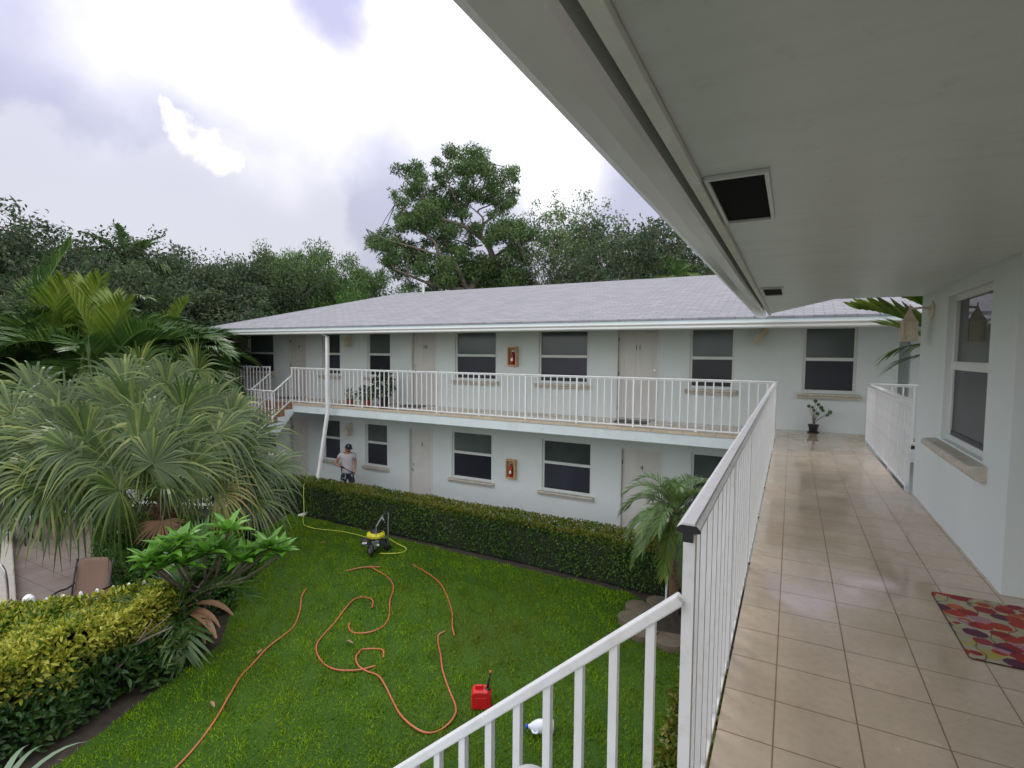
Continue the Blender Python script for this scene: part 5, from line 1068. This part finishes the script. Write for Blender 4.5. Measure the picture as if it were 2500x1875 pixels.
# ---- palms
def frond(P0, D0, L, nleaf, LL, LW, g, gs, m, ms, arch=.5, droop=.35, ang=.9, vee=.5, side_sag=None, twist=0., seg=10):
    """feather frond: curved rachis with two ranks of leaflets"""
    D = Vector(D0).normalized(); P = [Vector(P0)]; T = [D.copy()]
    for i in range(seg): D = (D+Vector((0, 0, -arch*(i+1)/seg*.35))).normalized(); P.append(P[-1]+D*L/seg); T.append(D.copy())
    gs.tube(P, [.022*(1-.8*i/seg)*max(.5, L/2) for i in range(seg+1)], 5, ms, caps=False)
    ts_ = np.linspace(.16, 1., nleaf); Pp = []; Dd = []; Ss = []; Ll = []
    for t in ts_:
        f = t*seg; i = min(int(f), seg-1); q = P[i].lerp(P[i+1], f-i); d = T[i]; s = d.cross(Vector((0, 0, 1))); s = s.normalized() if s.length > .05 else Vector((1, 0, 0)); u = s.cross(d).normalized()
        if twist: s2 = s*math.cos(twist)+u*math.sin(twist); u = u*math.cos(twist)-s*math.sin(twist); s = s2
        for sg in (-1, 1):
            a = ang*(1-.45*t)+random.uniform(-.07, .07); dd = d*math.cos(a)+(s*sg*math.cos(vee)+u*math.sin(vee))*math.sin(a)
            Pp.append(tuple(q)); Dd.append(tuple(dd)); sd_ = d-dd*dd.dot(d); Ss.append(tuple(sd_.normalized())); Ll.append(LL*(.55+.9*math.sin(math.pi*min(1, .12+t*.85))**1.)*.72*random.uniform(.9, 1.1))
    V, F = strips(np.array(Pp), np.array(Dd), np.array(Ss), np.array(Ll), LW, RNG.uniform(.7, 1.3, len(Pp))*droop, 4); g.addq(V, F, m)
def feather_palm(name, label, base, hub_z, fr, LL, LW, m=L_feath, trunk_r=.06, group='feather palms', nleaf=34, lean=(0, 0), dead=None):
    """fr: list of (azimuth deg, elevation deg, length, arch, droop, material or None)"""
    r = empty(name, (*base, GND)); tag(r, label, 'palm', group); H = hub_z-GND
    g = MB(); g.tube([(0, 0, -.05), (lean[0]*.4, lean[1]*.4, H*.5), (*lean, H)], [trunk_r*1.2, trunk_r, trunk_r*.8], 10, M_bark); t_ = g.obj('trunk', None, r, smooth=True)
    M_sh = M_shaft
    for (az, el, L, ar, dr, mm) in fr:
        g = MB(); a = math.radians(az); e = math.radians(el); d = (math.cos(a)*math.cos(e), math.sin(a)*math.cos(e), math.sin(e))
        frond((*lean, H), d, L, nleaf, LL, LW, g, g, mm or m, M_sh, ar, dr); g.obj('frond', None, r, recalc=False)
    return r
M_shaft = simple('palm_rib', (.12, .20, .05), .5, .15, 8.)
def ring(n, el, L, ar, dr, off=0., m=None, je=8): return [(off+360*i/n+random.uniform(-12, 12), el+random.uniform(-je, je), L*random.uniform(.88, 1.1), ar, dr, m) for i in range(n)]
random.seed(11)
def dirpos(sx_, sy_, dist):
    v = ray(sx_, sy_).normalized()*dist; return (v.x, v.y, v.z+EYE)
def place_feather(sx_, sy_, dist, label, fr, **k):
    x, y, z = dirpos(sx_, sy_, dist); fr = [(a, e, L*1.28, c, d, m) for a, e, L, c, d, m in fr]; k['LL'] *= 1.3; k['LW'] *= .95; k['nleaf'] = 50; return feather_palm('feather_palm', label, (x, y), z, fr, **k)
place_feather(185, 895, 19.0, 'feather palm with broad arching fronds at the left behind the fan palm', ring(7, 48, 2.3, .55, .30)+ring(7, 18, 2.3, .55, .4, 25)+ring(3, 75, 2.0, .3, .25, 10, L_feaY)+[(-30, 35, 2.3, .4, .3, L_feaY)], LL=.75, LW=.055)
place_feather(385, 895, 19.0, 'feather palm between the left palm and the roof corner', ring(7, 45, 2.1, .6, .35)+ring(7, 15, 2.1, .6, .45, 25)+[(30, 70, 1.7, .3, .25, L_feaY), (-100, 60, 1.5, .3, .2, L_feaY)], LL=.65, LW=.05)
place_feather(30, 850, 20.5, 'tall yellowish feather palm at the left edge', ring(6, 55, 2.4, .45, .3, 0, L_feaY)+ring(7, 25, 2.3, .5, .4, 20)+[(55, 68, 2.6, .15, .15, None)], LL=.75, LW=.055)
place_feather(285, 820, 22.5, 'bushy feather palm standing behind, in the middle of the palm group', ring(8, 50, 1.9, .7, .5)+ring(8, 12, 1.8, .7, .5, 20), LL=.6, LW=.05)
place_feather(455, 905, 17.5, 'feather palm nearest the left end of the far wing', ring(8, 45, 1.5, .8, .5)+ring(8, 10, 1.4, .8, .5, 20), LL=.5, LW=.045)
place_feather(40, 985, 18.0, 'low feather palm with one dried frond at the left edge', ring(6, 30, 1.8, .6, .4)+[(-20, 15, 2.2, .5, .3, L_brown), (20, 40, 1.6, .4, .3, L_brown)]+ring(5, 5, 1.8, .6, .5, 30), LL=.6, LW=.05)
place_feather(255, 905, 16.5, 'dense feather palm with upright leaflets right above the fan palm', ring(9, 40, 1.7, .55, .12)+ring(8, 14, 1.7, .5, .2, 25)+ring(3, 70, 1.5, .3, .15, 10, L_feaY), LL=.66, LW=.05)
place_feather(395, 880, 18.5, 'feather palm with long green fronds between the fan palm and the roof corner', ring(9, 42, 1.7, .6, .15)+ring(8, 14, 1.7, .5, .2, 25), LL=.6, LW=.05)
place_feather(110, 880, 18.0, 'dense feather palm near the left edge above the fan palm', ring(9, 42, 1.8, .6, .15)+ring(8, 14, 1.7, .5, .2, 25)+[(0, 65, 1.8, .3, .15, L_feaY)], LL=.66, LW=.05)
# coconut palm far behind
cx_, cy_, cz_ = dirpos(318, 655, 26)
feather_palm('coconut_palm', 'dark coconut palm rising among the trees on the left', (cx_, cy_), cz_, ring(8, 60, 1.7, .5, .5, 0, L_mid)+ring(8, 30, 1.9, .8, .7, 20, L_mid)+ring(5, -10, 1.8, .8, .6, 10, L_mid), LL=.65, LW=.07, trunk_r=.14, group=None, nleaf=26)
sx1 = dirpos(1655, 690, 22); feather_palm('small_palm', 'small light green palm just above the far roof, beside the near gutter', sx1[:2], sx1[2], ring(6, 65, 1.2, .9, .5, 0, L_feath)+ring(6, 35, 1.3, 1.0, .6, 20, L_feaY), LL=.5, LW=.04, trunk_r=.08, group=None)
# palm in the gap at the right, behind the corner wall
feather_palm('gap_palm', 'palm with broad green fronds showing beside the near wall lantern', (2.35, 9.3), .95, [(60, 50, 1.7, .6, .3, None), (0, 50, 1.7, .6, .3, None), (300, 45, 1.5, .6, .3, None), (20, 70, 1.6, .5, .3, None)], LL=.55, LW=.06, trunk_r=.07, group=None, nleaf=26)
L_gap = leafmat('gap_palm_leaf', [(0, (.07, .15, .012)), (.5, (.16, .27, .02)), (1, (.34, .40, .05))], .3, .35, .5)
gp_ = bpy.data.objects['gap_palm']
def gap_frond(a, b, dist, LL, LW, m, arch, droop, L, ang=.9, vee=.5, n=22):
    A_, B_ = Vector(dirpos(*a, dist)), Vector(dirpos(*b, dist)); g = MB(); frond(A_-gp_.location, B_-A_, L, n, LL, LW, g, g, m, M_shaft, arch, droop, ang, vee, seg=8); g.obj('frond', None, gp_, recalc=False)
gap_frond((2350, 850), (2230, 780), 9.0, .60, .19, L_gap, .30, .05, 1.25, 1.0, .35, 14)
gap_frond((2370, 810), (2250, 735), 8.8, .60, .19, L_gap, .30, .08, 1.25, .9, .35, 13)
gap_frond((2300, 840), (2200, 835), 9.2, .42, .08, L_gap, .55, .45, .62, .8, .2, 16)
gap_frond((2340, 880), (2235, 800), 9.3, .50, .10, L_gap, .4, .2, 1.0, .9, .3, 14)
gap_frond((2330, 860), (2240, 862), 9.1, .42, .06, L_feaY, .5, .3, .75, .8, .2, 12)
# small date palm in the planter
dpz = -1.12
r = feather_palm('date_palm', 'small arching date palm in the stone planter ring by the near walkway', (-1.64, 9.0), dpz, ring(9, 62, 1.0, 1.1, .35)+ring(10, 35, 1.05, 1.1, .45, 20)+ring(9, 8, 1.1, 1.0, .45, 5)+[(-95, -40, 1.1, .8, .3, L_feaY), (-60, -55, 1.2, .5, .3, None), (200, -35, 1.2, .8, .4, None)], LL=.30, LW=.018, m=L_date, trunk_r=.075, group=None, nleaf=40)
g = MB()
for i in range(70):
    a = random.random()*6.28; z = random.uniform(.9, 1.86); g.tube([(.06*math.cos(a), .06*math.sin(a), z), (.12*math.cos(a), .12*math.sin(a), z+.06)], [.018, .006], 4, M_fibre)
g.lathe([(.08, .0), (.085, .9), (.11, 1.5), (.10, 1.86)], (0, 0, 0), 12, M_fibre); g.obj('trunk_fibre', None, r)

# ---- the big fan palm
fan = empty('fan_palm', (-10.75, 5.85, GND)); tag(fan, 'big fan palm with drooping grey green leaves at the left, beside the patio', 'palm')
HUB = Vector((0, 0, 1.55))
g = MB(); g.tube([(0, 0, -.1), (.03, 0, .8), (0, 0, 1.75)], [.20, .19, .16], 12, M_fibre)
for i in range(160):
    a = random.random()*6.28; z = random.uniform(.1, 1.8); q = .18; L_ = random.uniform(.1, .28); g.tube([(q*math.cos(a), q*math.sin(a), z), ((q+.07)*math.cos(a), (q+.07)*math.sin(a), z+L_*.8), ((q+.13)*math.cos(a), (q+.13)*math.sin(a), z+L_)], [.016, .010, .004], 4, M_fibre)
g.obj('trunk', None, fan)
def fan_leaf(hub, axis, R, nseg, m, dry=0., sag=.55, spread=2.5, twist=0., nrm=None):
    """blade: segments joined near the hub, tips drooping"""
    hub = Vector(hub); ax = Vector(axis).normalized(); s = ax.cross(Vector((0, 0, 1))); s = s.normalized() if s.length > .1 else Vector((1, 0, 0)); u = s.cross(ax).normalized()
    s = (s*math.cos(twist)+u*math.sin(twist)).normalized(); u = s.cross(ax).normalized()
    if nrm is not None:
        nn = Vector(nrm).normalized(); ax = (ax-nn*ax.dot(nn)*.8).normalized(); s = ax.cross(nn).normalized(); u = nn
    th = np.linspace(-spread, spread, nseg)+RNG.normal(0, .02, nseg); D = np.array([tuple(ax*math.cos(t)+s*math.sin(t)+u*(.32*math.cos(t*1.3)+.05)) for t in th])
    Sd = np.array([tuple(-ax*math.sin(t)+s*math.cos(t)) for t in th]); L = R*(1-.22*np.abs(th)/spread)*RNG.uniform(.88, 1.1, nseg)
    dro = sag*RNG.uniform(.45, 1.35, nseg)
    n = nseg; P = np.tile(np.array(tuple(hub)), (n, 1)); rows = []; Dn = unit(D); W = R*2*spread/nseg*.80
    K = 7
    for i in range(K+1):
        t = i/K; c_ = P+Dn*(L*(t-.14*dro*t**3))[:, None]; c_ = c_-np.array([0, 0, 1.])*(L*dro*np.maximum(0, t-.38)**1.7*1.5)[:, None]
        wd = W*(t*1.02 if t < .42 else .43*(1-((t-.42)/.58))**.75+.02); rows.append(c_-Sd*wd/2+np.array([0, 0, .0])); rows.append(c_+Sd*wd/2)
    V = np.stack(rows, 1).reshape(-1, 3); k = np.arange(n)[:, None]*(2*(K+1)); F = np.concatenate([k+np.array([2*i, 2*i+1, 2*i+3, 2*i+2]) for i in range(K)])
    g = MB(); g.addq(V, F, m)
    return g
hubs = [(770, 560, .2), (1110, 740, .9), (1560, 760, .5), (1350, 1010, 1.0), (860, 1170, 1.1), (790, 960, 1.0), (350, 1130, .9), (1200, 420, .1), (1500, 560, .0), (1720, 1010, .3), (480, 600, .2), (640, 330, -.5), (1000, 300, -.6), (1420, 320, -.7), (330, 850, .5), (1560, 1180, .6), (560, 1080, .9), (960, 620, .5), (1320, 600, .4), (180, 700, .0), (1100, 980, 1.2), (620, 800, .6), (1780, 820, -.2), (90, 620, .2), (60, 960, .7), (250, 1010, .6), (420, 780, .6), (1660, 640, .1), (1850, 1120, .1), (260, 480, -.2), (900, 420, -.1), (1000, 860, 1.1), (1250, 860, .9), (1180, 1190, 1.2), (30, 780, .3), (520, 880, .9), (1950, 1010, .2), (1800, 1230, .4), (1660, 900, .4), (60, 1130, .6)]
crown_c = Vector((-10.75, 5.85, GND+1.9))
for i, (hx, hy, near_) in enumerate(hubs):
    sx_, sy_ = hx*.3391, 800+hy*.3391; v = ray(sx_, sy_).normalized(); dc = (crown_c-Vector((0, 0, EYE))).length
    hub = Vector((0, 0, EYE))+v*(dc-near_*1.25); off = hub-crown_c; ax = (off.normalized()*.9+Vector((0, 0, .25 if off.z > .3 else -.25))+v*-.25).normalized()
    nrm = (-v+Vector((random.uniform(-.4, .4), random.uniform(-.4, .4), random.uniform(.25, .9)))) if near_ > -.3 else None
    if near_ > .55: ax = (off.normalized()*.5+Vector((random.uniform(-.3, .3), random.uniform(-.3, .3), .55 if off.z > -.5 else -.2))).normalized()
    m = L_fanb if i in (15,) else L_fan; R0 = 1.16 if off.z > .4 else (1.0 if off.z > -.3 else .86)
    gl = fan_leaf(hub-Vector(fan.location), ax, R0*random.uniform(.92, 1.12), 46, m, sag=random.uniform(.45, .85), spread=random.uniform(2.3, 2.9), twist=random.uniform(-.5, .5), nrm=nrm)
    pt = Vector((0, 0, 1.8)); e_ = hub-Vector(fan.location); mid = pt.lerp(e_, .5)+Vector((0, 0, .12)); gl.tube([pt, mid, e_, e_+ax*.06], [.018, .013, .011, .006], 5, M_shaft, caps=False)
    gl.obj('fan_leaf', None, fan, recalc=False)
for i in range(13):       # leaves on the side away from the camera, and hanging dry ones
    a = math.radians(40+i*23+random.uniform(-8, 8)); e = math.radians(random.uniform(-20, 75)); d = Vector((math.cos(a)*math.cos(e), math.sin(a)*math.cos(e), math.sin(e))); hub = Vector((0, 0, 1.85))+d*random.uniform(.7, 1.25)
    gl = fan_leaf(hub, (d+Vector((0, 0, .1))).normalized(), 1.05, 42, L_fan, sag=.6, spread=2.4, twist=random.uniform(-.6, .6)); gl.tube([(0, 0, 1.8), Vector((0, 0, 1.8)).lerp(hub, .5)+Vector((0, 0, .1)), hub], [.018, .013, .01], 5, M_shaft, caps=False); gl.obj('fan_leaf', None, fan, recalc=False)
for i in range(3):
    a = math.radians(-150+i*110); d = Vector((math.cos(a), math.sin(a), -.8)).normalized(); hub = Vector((0, 0, 1.6))+d*.55
    gl = fan_leaf(hub, (d+Vector((0, 0, -.5))).normalized(), .6, 34, L_brown if i % 2 else L_fanb, sag=.3, spread=1.7); gl.tube([(0, 0, 1.6), hub], .012, 5, M_shaft, caps=False); gl.obj('dry_fan_leaf', None, fan, recalc=False)

# ---- plumeria: bare forked stems with leaf rosettes
pl = empty('plumeria', (-8.35, 5.05, GND)); tag(pl, 'plumeria with rosettes of long bright green leaves beside the lawn', 'shrub')
ros = [(1480, 130, .15), (1740, 240, -.3), (1570, 320, -.2), (1180, 200, .5), (1330, 270, .2), (1440, 270, .1), (1040, 370, .3), (1190, 350, .2), (1100, 260, .5), (1820, 270, -.45), (960, 330, .5), (1640, 290, -.2)]
g = MB(); stem = MB(); base_o = Vector(pl.location)
for (hx, hy, yy) in ros:
    v = ray(hx/2.655, 1250+hy/2.655).normalized(); t_ = (9.35-yy*.2+random.uniform(-.1, .1)); c_ = Vector((0, 0, EYE))+v*t_-base_o; n = 15
    b0 = Vector((random.uniform(-.1, .1), random.uniform(-.1, .1), .5)); stem.tube(smooth_path([(0, 0, 0), b0, b0.lerp(c_, .55)+Vector((0, 0, -.12)), c_], 3), [.045]+[.028]*4+[.022]*5, 7, M_bark, caps=False)
    th = np.arange(n)*2.4+random.random()*6; el = np.linspace(.15, 1.15, n); D = np.stack([np.cos(th)*np.cos(el), np.sin(th)*np.cos(el), np.sin(el)], 1); NN = np.stack([-np.cos(th)*np.sin(el), -np.sin(th)*np.sin(el), np.cos(el)], 1)
    V, F = leaf_oval(np.tile(np.array(tuple(c_)), (n, 1)), D, NN, RNG.uniform(.26, .42, n), .125, .16, .22); g.addq(V, F, L_plum)
g.obj('leaves', None, pl, recalc=False, smooth=False); stem.obj('stem', None, pl, smooth=True, recalc=False)

# ---- young coconut palm with scorched leaf ends, at the lawn edge
yp = empty('young_palm', (-7.98, 4.42, GND)); yp.scale = (1.3, 1.3, 1.35); tag(yp, 'young palm with pink brown scorched leaf ends at the lawn edge', 'palm')
def solid_frond(P0, D0, L, W, m, arch, split=.5, roll=0.):
    D = Vector(D0).normalized(); P = Vector(P0); K = 9; rows = []; Ls = L/K; s0 = D.cross(Vector((0, 0, 1))).normalized()
    pts = []
    for i in range(K+1):
        t = i/K; s = D.cross(Vector((0, 0, 1))); s = s.normalized() if s.length > .1 else s0; u = s.cross(D).normalized(); s = s*math.cos(roll)+u*math.sin(roll)
        w_ = W*math.sin(math.pi*min(1, .06+t*.90))**.8; pts.append((P-s*w_+u*w_*.25, P.copy(), P+s*w_+u*w_*.25)); D = (D+Vector((0, 0, -arch*.12*(i+1)/3))).normalized(); P = P+D*Ls
    V = [tuple(q) for p in pts for q in p]; F = []
    for i in range(K): F += [(3*i, 3*i+1, 3*i+4, 3*i+3), (3*i+1, 3*i+2, 3*i+5, 3*i+4)]
    return V, F
random.seed(3)
for (az, el, L, ar, mm, kind) in [(100, 72, .95, .5, L_brt, 'f'), (150, 58, .95, .6, L_feath, 'f'), (60, 66, .9, .5, L_brt, 'f'), (200, 35, .7, .8, L_brown, 's'), (185, 25, .6, .9, L_feath, 'f'), (20, 30, .9, .7, L_brown, 's'), (5, 18, .85, .8, L_brown, 's'), (30, 45, .9, .8, L_feath, 'f'), (-60, 10, .6, 1., L_feaY, 's'), (-100, -5, .5, 1., L_brown, 's'), (-20, 8, .6, 1., L_feath, 'f'), (250, 40, .7, .8, L_feath, 'f')]:
    a, e = math.radians(az), math.radians(el); d = (math.cos(a)*math.cos(e), math.sin(a)*math.cos(e), math.sin(e)); g = MB()
    if kind == 'f': frond((0, 0, .42), d, L, 18, .42, .035, g, g, mm, M_shaft, ar, .2, .8, .3)
    else:
        V, F = solid_frond((0, 0, .42), d, L*.85, .06, mm, ar); g.add(V, F, mm); V, F = solid_frond((0, 0, .42), (d[0]+.12, d[1]-.1, d[2]-.08), L*.75, .045, mm, ar*1.1); g.add(V, F, mm)
    g.obj('frond', None, yp, recalc=False)
g = MB(); g.tube([(0, 0, 0), (0, 0, .45)], [.05, .03], 8, M_shaft); g.obj('stem', None, yp)
# bare twigs of the golden hedge reaching out
g = MB()
for A_, B_, C2 in [((-7.75, 3.3, GND+.1), (-7.65, 3.6, GND+.5), (-7.5, 4.1, GND+.82)), ((-7.65, 3.6, GND+.5), (-7.45, 3.75, GND+.65), (-7.4, 4.05, GND+.68)), ((-7.7, 3.0, GND+.05), (-7.5, 3.5, GND+.45), (-7.6, 3.9, GND+.8))]: g.tube([A_, B_, C2], [.02, .014, .008], 6, M_bark)
g.obj('bare_branch', None, gh)
# grey green spear leaves poking in at the bottom left corner
v_ = ray(-40, 1885).normalized(); t_ = (GND+.5-EYE)/v_.z
ag = empty('strap_plant', (v_.x*t_, v_.y*t_, GND)); tag(ag, 'pale grey green strap leaves poking in at the bottom left corner', 'plant')
g = MB(); n = 16; a = np.linspace(0, 6.28, n, endpoint=False)+RNG.normal(0, .15, n); el = RNG.uniform(.5, 1.1, n); D = np.stack([np.cos(a)*np.cos(el), np.sin(a)*np.cos(el), np.sin(el)], 1); Sd = np.stack([-np.sin(a), np.cos(a), 0*a], 1)
rx = np.array([.86, .5, 0]); D[0] = rx*.8+[0, 0, .8]; D[1] = rx*.95+[-.1, .25, .55]; D[2] = rx*.7+[.2, -.3, .9]; Sd[:3] = [-.5, .86, 0]
V, F = strips(np.zeros((n, 3)), D, Sd, RNG.uniform(1.0, 1.35, n), .075, .5, 8); g.addq(V, F, leafmat('agave_leaf', [(0, (.14, .21, .13)), (1, (.24, .33, .22))], .4, .15)); g.obj('leaves', None, ag, recalc=False)
# fallen leaves on the lawn
for i, (x_, y_) in enumerate([(-5.9, 5.75), (-6.75, 4.85), (-9.4, 8.6), (-6.35, 3.9)]):
    g = MB(); V, F = leaf_oval(np.array([[0, 0, .035]]), np.array([[math.cos(i*2.), math.sin(i*2.), .05]]), np.array([[0, .2, 1.]]), np.array([.16]), np.array([.05])); g.addq(V, F, L_brown); o = g.obj('fallen_leaf', recalc=False); o.location = (x_, y_, GND+.02)
    tag(o, ['dry leaf lying inside the hose hook on the lawn', 'curled pale leaf right of the leftmost hose', 'brown fallen leaf at the upper left of the lawn', 'small dry leaf between the hoses at the lower left'][i], 'fallen leaf', 'fallen leaves on the lawn')
